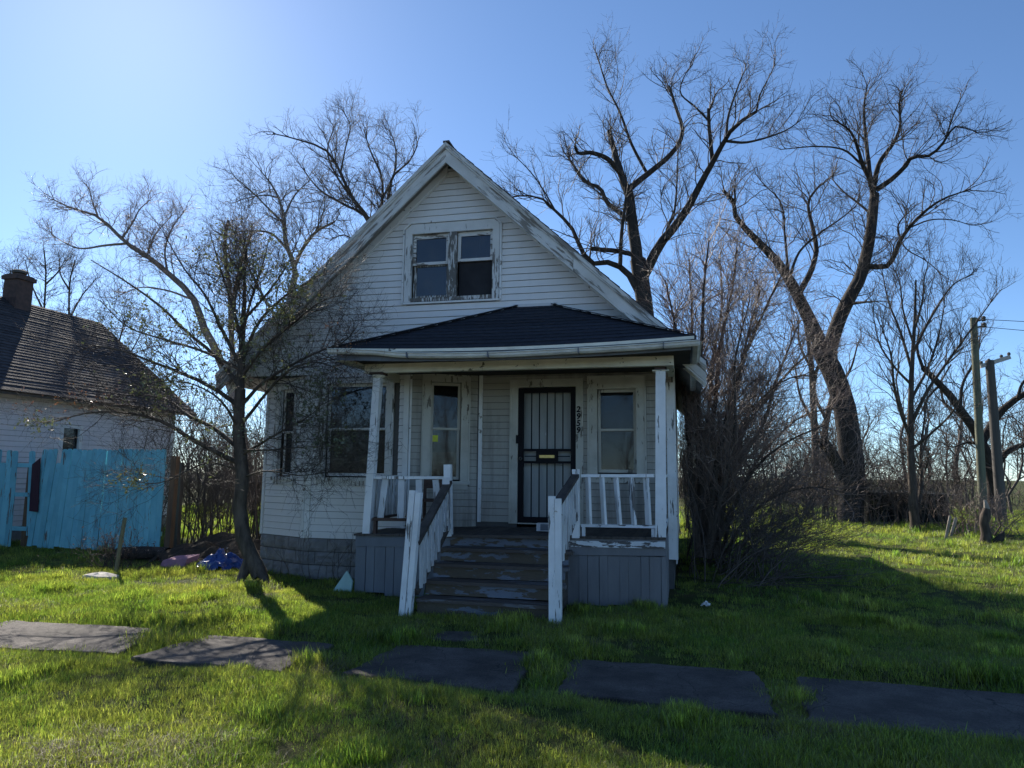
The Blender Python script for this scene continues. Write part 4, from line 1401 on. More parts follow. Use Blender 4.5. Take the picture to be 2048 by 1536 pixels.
# ------------------------------------------------------------------ the house next door
NX, NY0, NY1 = -14.5, 4.0, 18.0
NW = 6.6
next_house = empty('neighbour_house', (NX - 3.3, 11, 0), 'low grey sided house with dark shingle roof and brick chimney behind the turquoise fence', 'house')
NF = Face((NX, NY0), (NX, NY1))
NE = 3.40                               # eave height
NR = 6.28
NO = [(8.38 + 0.6, 9.98, 1.25, 2.72)]
_a = at(125, 870, 1.0); _s = NX / _a[0]; wy0 = _s * 1.0
_b = at(157, 870, 1.0); wy1 = NX / _b[0]
NO = [(wy0 - NY0, wy1 - NY0, 1.50, 2.62)]
nwall = wall_sheet(NF, 0.0, NE, NO, 'wall', M['wall_back'], next_house)
siding(NF, 0.35, NE - 0.02, [(NO[0][0] - 0.06, NO[0][1] + 0.06, 1.44, 2.68)], M['siding_next'], nwall, step=0.118)
fpart(NF, 'footing', M['block'], nwall, 0, NF.L, -0.05, 0.34, 0.0, 0.012)
fpart(NF, 'corner_board', M['trim'], nwall, NF.L - 0.09, NF.L + 0.02, 0.3, NE, 0.002, 0.035)
nb = MB()
nb.prism([(NX, NY1, 0), (NX - NW, NY1, 0), (NX - NW, NY1, NE), (NX - NW / 2, NY1, NR - 0.2), (NX, NY1, NE)], (0, -0.02, 0))
nb.box(NX - NW, NX - NW + 0.02, NY0, NY1 - 0.03, 0, NE)
nb.prism([(NX, NY0, 0), (NX - NW, NY0, 0), (NX - NW, NY0, NE), (NX - NW / 2, NY0, NR - 0.2), (NX, NY0, NE)], (0, 0.02, 0))
nb.build('end_wall', M['siding_next'], next_house)
wv = MB()
s0, s1, z0_, z1_ = NO[0]
NF.box(wv, s0 - 0.09, s0, z0_ - 0.02, z1_, -0.03, 0.035)
NF.box(wv, s1, s1 + 0.09, z0_ - 0.02, z1_, -0.03, 0.035)
NF.box(wv, s0 - 0.09, s1 + 0.09, z1_ + 0.001, z1_ + 0.08, -0.03, 0.035)
wv = wv.build('window', M['trim'], next_house)
fpart(NF, 'pane', M['glass_dark'], wv, s0, s1, z0_, z1_, -0.06, -0.055)
fpart(NF, 'meeting_rail', M['trim'], wv, s0, s1, (z0_ + z1_) / 2 - 0.02, (z0_ + z1_) / 2 + 0.02, -0.05, -0.02)
ev = Vector((NX + 0.35, 0, NE - 0.02))
rg = Vector((NX - NW / 2, 0, NR))
nr = MB()
ya, yb = NY0 - 0.3, NY1 + 0.45
nr.prism([(ev.x, ya, ev.z - 0.03), (rg.x, ya, rg.z - 0.03), (rg.x, ya, rg.z - 0.15), (ev.x, ya, ev.z - 0.15)], (0, yb - ya, 0))
nr.prism([(NX - NW - 0.35, ya, ev.z - 0.03), (rg.x, ya, rg.z - 0.03), (rg.x, ya, rg.z - 0.15), (NX - NW - 0.35, ya, ev.z - 0.15)], (0, yb - ya, 0))
nroof = nr.build('roof', M['dark_soffit'], next_house)
courses(Vector((ev.x, ya - 0.02, ev.z - 0.028)), Vector((ev.x, yb + 0.02, ev.z - 0.028)), Vector((rg.x, ya - 0.02, rg.z - 0.028)), Vector((rg.x, yb + 0.02, rg.z - 0.028)), 33, M['shingle_old'], nroof, lift=0.020, over=0.006)
MB().box(ev.x + 0.002, ev.x + 0.03, ya, yb, ev.z - 0.15, ev.z - 0.085).build('fascia', M['pole_grey'], next_house)
MB().box(ev.x + 0.002, ev.x + 0.06, ya, yb, ev.z - 0.08, ev.z - 0.05).build('drip_edge', M['siding_next'], next_house)
cy_ = 15.35
ch = MB()
ch.box(rg.x - 0.02, rg.x + 0.44, cy_ - 0.24, cy_ + 0.24, NR - 0.9, NR + 0.46)
ch.box(rg.x - 0.07, rg.x + 0.49, cy_ - 0.29, cy_ + 0.29, NR + 0.461, NR + 0.57)
ch.box(rg.x - 0.03, rg.x + 0.45, cy_ - 0.25, cy_ + 0.25, NR + 0.571, NR + 0.61)
ch = ch.build('chimney', M['brick_old'], next_house)
for k in range(16):                      # brick courses stand a little proud
    z = NR - 0.62 + k * 0.062
    for (u0, u1, y_) in ((rg.x - 0.02, rg.x + 0.44, cy_ - 0.243),):
        n_ = 3
        for q in range(n_ + 1):
            a_ = u0 + (q - 0.5 * (k % 2)) * 0.213
            b_ = min(a_ + 0.205, u1)
            a_ = max(a_, u0)
            if b_ - a_ > 0.03:
                MB().box(a_, b_, y_ - 0.008, y_ - 0.001, z, z + 0.052).build('brick', M['brick_old'], ch)
MB().lathe((rg.x + 0.2, cy_, NR + 0.61), [(0.11, 0.0), (0.11, 0.06), (0.18, 0.07), (0.18, 0.13), (0.13, 0.16)], 16).build('flue_cap', M['pole_grey'], ch)

# ------------------------------------------------------------------ turquoise picket fence
FY = 12.25
fence = empty('picket_fence', (-12.0, FY, 0), 'tall turquoise board fence, leaning and gapped, between the two houses', 'fence')


def picket(xb, xt, w, z0, z1, y, name='picket', mat='picket', top='dog'):
    n = 5
    vs = []
    prof = [(-w / 2, 0), (w / 2, 0), (w / 2, 1), (w / 4, 1.018), (-w / 4, 1.018), (-w / 2, 1)]
    if top == 'round':
        prof = [(-w / 2, 0), (w / 2, 0), (w / 2, 0.96), (w / 3, 0.99), (0, 1.01), (-w / 3, 0.99), (-w / 2, 0.96)]
    poly = []
    for a, t in prof:
        poly.append((xb + (xt - xb) * t + a, y, z0 + (z1 - z0) * t))
    return MB().prism(poly, (0, 0.019, 0)).build(name, M[mat], fence)


xs = [(-14.42, 1.98), (-14.275, 1.72), (-14.13, 2.0), (-13.985, 1.72), (-13.84, 1.98), (-13.695, 1.97)]
for k, (x_, h_) in enumerate(xs):
    picket(x_ + 0.03 + random.uniform(-.01, .01), x_ + random.uniform(-.01, .01), 0.143, 0.02, h_, FY + random.uniform(-0.004, 0.004))
picket(-13.20, -13.32, 0.145, 0.25, 1.97, FY + 0.06)
for k in range(24):
    t = k / 23
    x_ = -13.02 + t * 2.98
    lean = -0.0 + 0.20 * (1 - t) ** 1.6
    h_ = 2.0 + random.uniform(-0.014, 0.014) - (0.27 if k in (3,) else 0)
    picket(x_ - lean * 0.35 + random.uniform(-.006, .006), x_ + lean * 0.6 + random.uniform(-.006, .006), 0.1215 + random.uniform(-0.006, 0.004), 0.04 + random.uniform(-0.02, 0.03), h_, FY - 0.02 + random.uniform(-0.006, 0.006), top='dog')
for z in (0.35, 1.05, 1.66):
    MB().box(-14.48, -13.25, FY + 0.022, FY + 0.06, z, z + 0.085).build('rail', M['picket'], fence)
    MB().box(-13.05, -9.98, FY + 0.004, FY + 0.042, z - 0.01, z + 0.075).build('rail', M['picket'], fence)
MB().box(-13.40, -13.31, FY + 0.063, FY + 0.15, 0, 1.7).build('gate_post', M['post_wood'], fence)
p0, p1 = at(336, 1110, FY - 0.05), at(352, 912, FY - 0.05)
MB().beam((p0[0], p0[1], -0.1), tuple(p1), 0.115, 0.115, up=(0, 1, 0), j=0.004).build('corner_post', M['post_wood'], fence)
p0, p1 = at(352, 1100, FY + 0.35), at(362, 925, FY + 0.35)
MB().beam((p0[0], p0[1], -0.1), tuple(p1), 0.09, 0.09, up=(0, 1, 0), j=0.004).build('corner_post', M['pole_grey'], fence)

# dark board on the fence
q = [at(58, 1022, FY - 0.07), at(75, 1024, FY - 0.07), at(80, 916, FY - 0.07), at(64, 929, FY - 0.07)]
board = MB().prism([tuple(p) for p in q], (0, 0.018, 0)).build('plank', M['maroon'])
tag(board, 'dark maroon plank with a slanted top nailed over the turquoise fence', 'plank')

# grill seen through the gap in the fence
g = empty('barbecue_grill', (-13.42, 13.1, 0), 'black covered grill half seen through the gap in the turquoise fence', 'grill')
MB().lathe((-13.42, 13.15, 0.75), [(0.10, 0.0), (0.24, 0.06), (0.30, 0.20), (0.30, 0.25), (0.24, 0.38), (0.08, 0.44)], 18).build('lid', M['black_iron'], g, smooth=True)
for a in (0, 2.1, 4.2):
    MB().tube([(-13.42 + 0.18 * math.cos(a), 13.15 + 0.18 * math.sin(a), 0.82), (-13.42 + 0.34 * math.cos(a), 13.15 + 0.34 * math.sin(a), 0.0)], 0.015, 6).build('leg', M['black_iron'], g)
MB().box(-13.5, -13.34, 12.82, 12.86, 1.17, 1.21).build('handle', M['paper'], g)

# ------------------------------------------------------------------ small things on the grass
p0, p1 = at_ground(230, 1147), at(250, 1036, at_ground(230, 1147)[1] - 0.1)
stake = MB().tube([(p0[0], p0[1], -0.15), tuple((p0 + p1) / 2), tuple(p1)], [0.032, 0.031, 0.030], 10).build('stake', M['pole_green'])
tag(stake, 'grey wooden stake leaning in the grass in front of the turquoise fence', 'stake')

c = at_ground(200, 1157)
ck = MB()
ring = [(c[0] + 0.30 * random.uniform(0.75, 1.1) * math.cos(t), c[1] + 0.2 * random.uniform(0.7, 1.1) * math.sin(t)) for t in np.linspace(0, 6.28, 13)[:-1]]
vs = [(x_, y_, -0.02) for x_, y_ in ring] + [(c[0] + (x_ - c[0]) * 0.92, c[1] + (y_ - c[1]) * 0.92, 0.045 + random.uniform(-.01, .015)) for x_, y_ in ring] + [(c[0] + (x_ - c[0]) * 0.4, c[1] + (y_ - c[1]) * 0.4, 0.085 + random.uniform(-.01, .015)) for x_, y_ in ring]
fs = [(r * 12 + k, r * 12 + (k + 1) % 12, (r + 1) * 12 + (k + 1) % 12, (r + 1) * 12 + k) for r in range(2) for k in range(12)] + [tuple(range(24, 36))]
tag(ck.add(vs, fs).build('concrete_chunk', M['conc_pale']), 'pale flat broken concrete chunk lying in the grass by the leaning stake', 'rubble')


def crumple(name, cx_, cy__, rx, ry, h, mat, seed, n=26):
    """a crumpled sheet: folds and ridges over a low heap"""
    r_ = np.random.default_rng(seed)
    u = np.linspace(-1, 1, n)
    U, Vv = np.meshgrid(u, u)
    rad = np.sqrt(U ** 2 + Vv ** 2)
    H = np.clip(1 - rad, 0, 1) ** 0.6
    z = h * H * (0.45 + 0.9 * value_noise(U * 5 + 9 + seed, Vv * 5 + 3, 1.0, seed)) + 0.05 * np.abs(value_noise(U * 14, Vv * 14, 1.0, seed + 1) - 0.5)
    X = cx_ + U * rx + 0.05 * (value_noise(U * 9, Vv * 9 + 5, 1, seed + 2) - 0.5)
    Y = cy__ + Vv * ry + 0.05 * (value_noise(U * 9 + 7, Vv * 9, 1, seed + 3) - 0.5)
    V = np.stack([X.ravel(), Y.ravel(), z.ravel() + 0.01], 1)
    i_, j_ = np.meshgrid(np.arange(n - 1), np.arange(n - 1))
    b = (j_ * n + i_).ravel()
    Fq = np.stack([b, b + 1, b + n + 1, b + n], 1)
    cen = V[Fq].mean(1)
    keep = np.sqrt(((cen[:, 0] - cx_) / rx) ** 2 + ((cen[:, 1] - cy__) / ry) ** 2) < 0.93 + 0.12 * r_.random(len(Fq))
    return np_mesh(name, V, Fq[keep], mat, None, smooth=False)


c = at_ground(425, 1140)
tag(crumple('tarp', c[0] + 0.05, c[1] + 0.15, 0.44, 0.34, 0.30, M['tarp'], 3), 'crumpled bright blue tarp on the ground left of the twisted trunk', 'tarp')
c = at_ground(352, 1136)
pk = MB().prism([(c[0] - 0.28, c[1] - 0.05, 0.02), (c[0] + 0.22, c[1] - 0.10, 0.02), (c[0] + 0.26, c[1] - 0.08, 0.17), (c[0] - 0.24, c[1] - 0.03, 0.12)], (0.05, 0.26, 0.05)).build('foam_board', M['pink'])
tag(pk, 'dusty pink slab of foam board lying left of the blue tarp', 'debris')
for k, (x_, y_, l_, a_) in enumerate(((388, 1106, 0.45, 0.1), (400, 1112, 0.30, -0.2), (372, 1124, 0.25, 0.5), (470, 1108, 0.35, 0.2), (452, 1100, 0.28, -0.5))):
    c = at(x_, y_, 11.3)
    hz = max(0.03, c[2])
    d = (math.cos(a_) * l_ / 2, math.sin(a_) * l_ / 2)
    o = MB().beam((c[0] - d[0], c[1] - d[1], hz), (c[0] + d[0], c[1] + d[1], hz + 0.04), 0.09, 0.03, j=0.01).build('broken_board', M['pale_wood'])
    tag(o, ('longest pale board on the debris heap, up left behind the blue tarp', 'short pale board lying just under the longest board of the debris heap', 'small pale board lying between the pink foam and the blue tarp', 'pale board on the debris heap nearest the twisted trunk', 'tilted pale board at the top of the debris heap behind the tarp')[k], 'debris', 'broken boards behind the tarp')
heap = crumple('debris_heap', -7.9, 11.55, 1.5, 0.9, 0.42, mat_plain('dirt', (0.07, 0.055, 0.042), (0.035, 0.03, 0.024), 6.0, 0.95, 0.1, bump=1.0, bump_scale=25), 8, 34)
tag(heap, kind='stuff', label='low heap of dirt and leaf litter between the houses')
lg0, lg1 = at_ground(235, 1118), at_ground(335, 1122)
lg = MB().tube([(lg0[0], lg0[1], 0.11), ((lg0[0] + lg1[0]) / 2, (lg0[1] + lg1[1]) / 2 + 0.03, 0.13), (lg1[0], lg1[1], 0.12)], [0.10, 0.115, 0.12], 12).build('fallen_log', M['bark_dark'])
tag(lg, 'dark fallen log lying along the foot of the turquoise fence', 'log')

# leaning mint panel beside the porch skirt
mp = MB().prism([(-4.62, 9.02, 0.0), (-4.355, 9.05, -0.02), (-4.345, 9.07, 0.16), (-4.44, 9.09, 0.29)], (0.008, 0.018, 0)).build('panel_scrap', M['mint'])
tag(mp, 'pale mint green panel leaning against the left end of the porch', 'panel')

# scrap of litter right of the porch
lt = crumple('litter', at_ground(1412, 1219)[0], at_ground(1412, 1219)[1], 0.05, 0.04, 0.05, M['paper'], 6, 9)
lt.location.z = 0.03
tag(lt, 'small scrap of white litter in the shaded grass right of the porch', 'litter')

# cardboard packet on the porch floor by the door
bx = MB().box(-1.93, -1.69, 9.62, 9.74, 0.85, 0.955).build('packet', M['paper'])
MB().box(-1.875, -1.70, 9.616, 9.6195, 0.862, 0.945).build('print_panel', M['blue_skirt'], bx)
tag(bx, 'small white and blue packet on the porch floor before the door', 'packet')
wire = MB().tube([(-1.66, 9.5, 0.85), (-1.64, 9.2, 0.87), (-1.58, 8.9, 1.0), (-1.50, 8.5, 1.12), (-1.44, 7.98, 1.18), (-1.36, 7.87, 1.21), (-1.30, 7.98, 1.16)], 0.004, 5).build('wire', M['pale_wood'])
tag(wire, 'thin pale wire looped from the porch floor over the right stair post', 'wire')

# old chair on the porch behind the left railing
chair = empty('porch_chair', (-3.45, 9.75, 0.80), 'old dark wooden chair standing on the porch behind the left railing', 'chair')
cx0, cy0, cz0 = -3.45, 9.72, 0.795
MB().box(cx0 - 0.22, cx0 + 0.22, cy0 - 0.2, cy0 + 0.2, cz0 + 0.42, cz0 + 0.455).build('seat', M['brown_wood'], chair)
for a in (-1, 1):
    for b in (-1, 1):
        MB().beam((cx0 + a * 0.19, cy0 + b * 0.17, cz0), (cx0 + a * 0.19, cy0 + b * 0.17, cz0 + (0.42 if b < 0 else 0.78)), 0.035, 0.035, up=(0, 1, 0)).build('leg', M['black_iron'] if b < 0 else M['brown_wood'], chair)
MB().box(cx0 - 0.17, cx0 + 0.17, cy0 + 0.158, cy0 + 0.182, cz0 + 0.60, cz0 + 0.76).build('backrest', M['brown_wood'], chair)

# ------------------------------------------------------------------ far right: old shed, poles, stump
SHY = 28.3
a_, b_ = at_ground(1738, 1052), at_ground(1902, 1044)
sx0, sx1 = at(1738, 1050, SHY)[0], at(1902, 1050, SHY)[0]
sht = at(1820, 985, SHY)[2]
shed = empty('old_shed', ((sx0 + sx1) / 2, SHY + 1, 0), 'low dark collapsing board shed among vines at the edge of the lawn', 'shed')
core = MB().box(sx0 + 0.03, sx1 - 0.03, SHY + 0.04, SHY + 2.4, 0, sht - 0.06).build('wall', M['shed'], shed)
n_ = 17
for k in range(n_):
    a = sx0 + (sx1 - sx0) * k / n_
    b = sx0 + (sx1 - sx0) * (k + 1) / n_
    if k in (4, 12):
        continue
    MB().box(a + 0.012, b - 0.012, SHY + random.uniform(-0.02, 0.01), SHY + 0.035, random.uniform(0, 0.15), sht - random.uniform(0.02, 0.22), 0.012).build('board', M['shed'], core)
for k in range(10):
    MB().box(sx1 - 0.03, sx1 - 0.005, SHY + 0.05 + k * 0.235, SHY + 0.27 + k * 0.235, 0, sht - random.uniform(0.02, 0.16), 0.008).build('board', M['shed'], core)
MB().prism([(sx0 - 0.1, SHY - 0.15, sht - 0.06), (sx1 + 0.1, SHY - 0.15, sht - 0.1), (sx1 + 0.1, SHY + 2.6, sht - 0.02), (sx0 - 0.1, SHY + 2.6, sht)], (0, 0, 0.05)).build('roof', M['shed'], shed)


def utility_pole(xb, yb_, xt, yt, Y, r0, r1, mat, label, top):
    b, t = at(xb, yb_, Y), at(xt, yt, Y)
    e = empty('utility_pole', (b[0], b[1], 0), label, 'pole', 'utility poles at the right edge')
    pts = [np.array([b[0], b[1], -0.3]) + (np.array([t[0], t[1], t[2]]) - np.array([b[0], b[1], -0.3])) * s for s in np.linspace(0, 1, 9)]
    MB().tube(pts, list(np.linspace(r0, r1, 9)), 14).build('shaft', M[mat], e, smooth=True)
    MB().lathe((t[0], t[1], t[2] - 0.005), [(r1, 0), (r1 * 0.9, 0.03)], 14).build('shaft_top', M[mat], e)
    if top == 'insulator':
        for dz in (0.0, -0.25):
            MB().tube([(t[0] + r1, t[1], t[2] - 0.1 + dz), (t[0] + 0.35, t[1], t[2] - 0.05 + dz)], 0.035, 8).build('bracket', M['pole_grey'], e)
            MB().lathe((t[0] + 0.35, t[1], t[2] - 0.12 + dz), [(0.05, 0), (0.09, 0.04), (0.06, 0.09), (0.09, 0.13), (0.04, 0.2)], 12).build('insulator', M['pole_grey'], e)
    else:
        a1, a2 = at(1960, 733, Y), at(2020, 714, Y)
        ca = MB().beam(tuple(a1), tuple(a2), 0.12, 0.16).build('crossarm', M['conc_pale'], e)
        for s in (0.05, 0.3, 0.72, 0.97):
            p = a1 + (a2 - a1) * s
            MB().lathe((p[0], p[1], p[2] + 0.06), [(0.04, 0), (0.06, 0.05), (0.06, 0.1), (0.03, 0.14)], 10).build('insulator', M['pole_grey'], ca)
    return e, t


e1, t1 = utility_pole(1967, 1043, 1947, 637, 30.6, 0.155, 0.125, 'pole_green', 'taller greenish round utility pole with one bracket at its top', 'insulator')
e2, t2 = utility_pole(2004, 1043, 1979, 722, 31.2, 0.185, 0.155, 'pole_grey', 'shorter thick grey utility pole with a pale crossarm', 'arm')
for k, (dz, far, lab) in enumerate(((-0.05, (60, 45, 8.5), 'upper thin wire running right from the taller utility pole'), (-0.35, (60, 46, 6.6), 'lower thin wire running right from the taller utility pole'))):
    a = Vector((t1[0] + 0.35, t1[1], t1[2] + dz))
    b = Vector(far)
    pts = []
    for s in np.linspace(0, 1, 14):
        p = a.lerp(b, s)
        p.z -= 1.2 * 4 * s * (1 - s) * 0.5
        pts.append(tuple(p))
    tag(MB().tube(pts, 0.012, 4).build('overhead_wire', M['black_iron']), lab, 'wire')

# broken stump with root flare
sb = at_ground(1972, 1086)
stump = empty('tree_stump', (sb[0], sb[1], 0), 'broken tree stump with a pale snapped top on the debris at right', 'stump')
tp = at(1976, 1000, sb[1])
H_ = tp[2]
MB().tube([(sb[0], sb[1], -0.1), (sb[0] + 0.02, sb[1], 0.25), (sb[0] - 0.02, sb[1], 0.5), (sb[0] + 0.03, sb[1], 0.62 * H_), (sb[0] + 0.08, sb[1], 0.8 * H_)], [0.17, 0.12, 0.105, 0.125, 0.085], 12).build('trunk', M['bark_mid'], stump, smooth=True)
MB().tube([(sb[0] + 0.08, sb[1], 0.76 * H_), (sb[0] + 0.06, sb[1], 0.9 * H_), (sb[0] + 0.04, sb[1], H_)], [0.075, 0.055, 0.02], 9).build('snapped_top', M['pale_wood'], stump)
MB().tube([(sb[0] + 0.15, sb[1] - 0.1, -0.05), (sb[0] + 0.3, sb[1] - 0.15, 0.18), (sb[0] + 0.38, sb[1] - 0.1, 0.3)], [0.13, 0.09, 0.03], 8).build('root', M['bark_dark'], stump, smooth=True)
MB().tube([(sb[0] + 0.2, sb[1], 0.2), (sb[0] + 0.36, sb[1], 0.45), (sb[0] + 0.30, sb[1] + 0.02, 0.85)], [0.03, 0.025, 0.01], 6).build('sprout', M['bark_mid'], stump)
for k, (x0_, y0_, x1_, y1_) in enumerate(((1890, 1077, 1901, 1032), (1900, 1070, 1912, 1035))):
    yy = at_ground(x0_, y0_)[1]
    p, q = at(x0_, y0_, yy), at(x1_, y1_, yy)
    o = MB().beam((p[0], p[1], -0.1), tuple(q), 0.07, 0.03, up=(0, 1, 0), j=0.005).build('stick', M['pale_wood'])
    tag(o, ('left and taller of two pale sticks poking up left of the stump', 'right and shorter of two pale sticks poking up left of the stump')[k], 'stick', 'pale sticks by the brush')
# ------------------------------------------------------------------ trees
def resample(pts, n):
    """smooth curve through the points, n samples"""
    P = np.asarray(pts, float)
    d = np.r_[0, np.cumsum(np.linalg.norm(np.diff(P[:, :3], axis=0), axis=1))]
    t = np.linspace(0, d[-1], n)
    # Catmull-Rom by Hermite with finite-difference slopes
    m = np.gradient(P, d, axis=0)
    k = np.clip(np.searchsorted(d, t, side='right') - 1, 0, len(P) - 2)
    h = (d[k + 1] - d[k])[:, None]
    s = ((t - d[k])[:, None]) / h
    return ((2 * s ** 3 - 3 * s ** 2 + 1) * P[k] + (s ** 3 - 2 * s ** 2 + s) * h * m[k] + (-2 * s ** 3 + 3 * s ** 2) * P[k + 1] + (s ** 3 - s ** 2) * h * m[k + 1])


def grow(P, R, count, t0, t1, length, ang, up, curl, jit, K, rfac, rmin, rg_, droop=0.0, rmax=9.0, tp=1.0, flat=None):
    """child branches on a batch of polylines; 'length' is an array per parent or a factor of its length"""
    B, N, _ = P.shape
    if B == 0:
        return np.zeros((0, K + 1, 3)), np.zeros((0, K + 1))
    L = np.linalg.norm(np.diff(P, axis=1), axis=2).sum(1)
    cnt = np.maximum(0, np.floor(count * np.ones(B) + rg_.random(B))).astype(int) if not callable(count) else np.floor(count(L) + rg_.random(B)).astype(int)
    idx = np.repeat(np.arange(B), cnt)
    M_ = len(idx)
    t = t0 + (t1 - t0) * rg_.random(M_) ** tp
    f = t * (N - 1)
    i = np.minimum(f.astype(int), N - 2)
    w = (f - i)[:, None]
    p = P[idx, i] * (1 - w) + P[idx, i + 1] * w
    r = R[idx, i] * (1 - w[:, 0]) + R[idx, i + 1] * w[:, 0]
    T = unit(P[idx, i + 1] - P[idx, i])
    q = rg_.normal(size=(M_, 3))
    q = unit(q - (q * T).sum(1, keepdims=True) * T)
    a = rg_.uniform(ang[0], ang[1], M_)[:, None]
    d = T * np.cos(a) + q * np.sin(a)
    d[:, 2] += up
    d = unit(d)
    if callable(length):
        Lc = length(L[idx], t) * rg_.uniform(0.65, 1.3, M_)
    else:
        Lc = length * rg_.uniform(0.65, 1.3, M_)
    out = np.zeros((M_, K + 1, 3))
    out[:, 0] = p
    step = (Lc / K)[:, None]
    bend = rg_.normal(size=(M_, 3)) * jit
    for k in range(K):
        d = unit(d + np.array([0, 0, 1.0]) * (curl - droop * k / K) + rg_.normal(size=(M_, 3)) * jit + bend * 0.5)
        out[:, k + 1] = out[:, k] + d * step
    r0 = np.clip(r * rfac, rmin, rmax)
    rr = r0[:, None] * np.linspace(1, 0.45, K + 1)[None]
    return out, np.maximum(rr, rmin * 0.7)


def traced(limbs, Y, s=1.0, n=14):
    """limbs traced on the photo: ([(x, y), ...], depth change start..end, radius start..end in photo pixels)"""
    Ps, Rs = [], []
    for pts, dy0, dy1, r0, r1 in limbs:
        q = []
        m = len(pts)
        for k, (x, y) in enumerate(pts):
            yy = Y + dy0 + (dy1 - dy0) * k / (m - 1)
            q.append(at(x, y, yy))
        C = resample(q, n)
        dep = (C - EYE) @ FW
        Ps.append(C)
        rr = np.linspace(r0, r1, n) ** 1.0
        Rs.append(rr / F_PX * dep * s)
    return np.array(Ps), np.array(Rs)


def wiggle(P, R, amt, rg_):
    """old limbs are never straight: small kinks in step with their thickness"""
    n = rg_.normal(size=P.shape) * (R[..., None] * amt)
    n[:, 0] = 0
    return P + n


def make_tree(name, label, base, limbs, Y, bark, twig, seed, twig_len, dens, group=None, cat='tree', rmin=0.0046, up=0.18, curl=0.08, jit=0.20, ang=(0.5, 1.15), levels=3, trunk_n=1, extra=None, leaf=None, wig=0.05, t0=0.2, twig_seg=3, keep=None, thick=1.0, lvl_len=(0.45, 0.42), r1max=0.020):
    rg_ = np.random.default_rng(seed)
    P, R = traced(limbs, Y, thick)
    # every limb after the trunk leaves exactly from a limb before it
    P = wiggle(P, R, wig, rg_)
    root = empty(name, (float(base[0]), float(base[1]), 0.0), label, cat, group)
    tubes_mesh('trunk', [(P, R, 10)], M[bark], root)
    tw = P[trunk_n:], R[trunk_n:]
    sets = []
    c1 = grow(tw[0], tw[1], lambda L: L * dens[0], t0, 1.0, lambda L, t: np.minimum(twig_len, 0.25 + L * 0.55) * (1.0 - 0.35 * t), ang, up, curl, jit, 8, 0.40, rmin * 1.5, rg_, rmax=r1max)
    sets.append((c1[0], c1[1], 4))
    tips = grow(tw[0], tw[1], 3.0, 0.90, 1.0, twig_len * 0.55, (0.1, 0.5), up, curl, jit, 8, 0.8, rmin * 1.5, rg_, rmax=r1max)
    sets.append((tips[0], tips[1], 4))
    a = (np.concatenate([c1[0], tips[0]]), np.concatenate([c1[1], tips[1]]))
    c2 = grow(a[0], a[1], lambda L: L * dens[1], 0.15, 1.0, lambda L, t: L * lvl_len[0] * (1.1 - 0.5 * t) + 0.15, ang, up, curl, jit * 1.1, 5, 0.6, rmin, rg_)
    sets.append((c2[0], c2[1], 3))
    if levels > 2:
        c3 = grow(c2[0], c2[1], lambda L: L * dens[2], 0.1, 1.0, lambda L, t: L * lvl_len[1] * (1.1 - 0.4 * t) + 0.10, ang, up, curl, jit * 1.2, twig_seg, 0.7, rmin * 0.8, rg_)
        sets.append((c3[0], c3[1], 3))
    if keep is not None:
        sets = [(p_[keep(p_)], r_[keep(p_)], s_) for p_, r_, s_ in sets]
    tubes_mesh('crown', sets, M[twig], root)
    return root, sets, (P, R)


# tall broken-topped tree behind the right roof slope
T1 = [
    ([(1312, 1040), (1303, 800), (1292, 640), (1283, 570), (1276, 520)], 0, 0, 27, 21),
    ([(1276, 535), (1268, 470), (1262, 420), (1256, 375)], 0, 0.2, 17, 12),
    ([(1256, 385), (1240, 340), (1228, 300), (1218, 262)], 0.2, 0.8, 11, 6),
    ([(1245, 350), (1212, 316), (1180, 305), (1156, 306), (1150, 292)], 0.3, -1.2, 8, 4),
    ([(1258, 378), (1290, 352), (1330, 320), (1358, 287), (1365, 265), (1352, 215), (1338, 172)], 0.2, 1.8, 9, 3),
    ([(1293, 345), (1264, 290), (1240, 225), (1217, 180), (1203, 140), (1197, 118)], 0.6, 2.0, 4.5, 1.4),
    ([(1283, 560), (1320, 490), (1370, 425), (1400, 370), (1422, 330), (1445, 290), (1462, 262), (1490, 237), (1513, 223)], 0, -2.2, 15, 4),
    ([(1425, 326), (1421, 285), (1418, 250), (1417, 217)], -1.0, -1.4, 6, 4.5),
    ([(1452, 282), (1490, 285), (1530, 276), (1575, 259), (1602, 240)], -1.4, -3.0, 4, 1.2),
    ([(1332, 480), (1335, 455), (1346, 434), (1352, 395), (1355, 330)], -0.6, 0.6, 4.5, 1.6),
    ([(1453, 276), (1456, 235), (1470, 190), (1481, 160), (1490, 140)], -1.6, -0.6, 4, 1.3),
    ([(1418, 242), (1392, 215), (1360, 182), (1370, 150), (1386, 128)], -1.4, -2.2, 3, 1.1),
    ([(1285, 600), (1246, 537), (1220, 525), (1186, 527), (1168, 510), (1146, 460), (1110, 421), (1080, 395), (1032, 392)], 0, -1.8, 10, 1.8),
    ([(1240, 532), (1243, 470), (1248, 425), (1252, 395)], -0.5, -0.4, 6, 3.5),
    ([(1112, 424), (1090, 385), (1062, 345), (1028, 310)], -1.5, -2.6, 2.2, 1.0),
    ([(1264, 445), (1241, 427), (1212, 402), (1200, 376), (1172, 365), (1148, 332), (1138, 318)], 0.1, 1.2, 7.5, 3),
    ([(1268, 510), (1240, 503), (1212, 500), (1183, 497)], 0, -1.2, 6.5, 6.0),
    ([(1512, 224), (1520, 190), (1535, 160), (1550, 130)], -2.2, -2.6, 2.4, 1.0),
]
make_tree('bare_tree', 'tall bare tree with broken limbs rising behind the right roof slope', at(1312, 1040, 24), T1, 24.0, 'bark_dark', 'twig_mid', 21, 1.9, (3.2, 4.4, 5.0), thick=0.74, jit=0.17, curl=0.06)

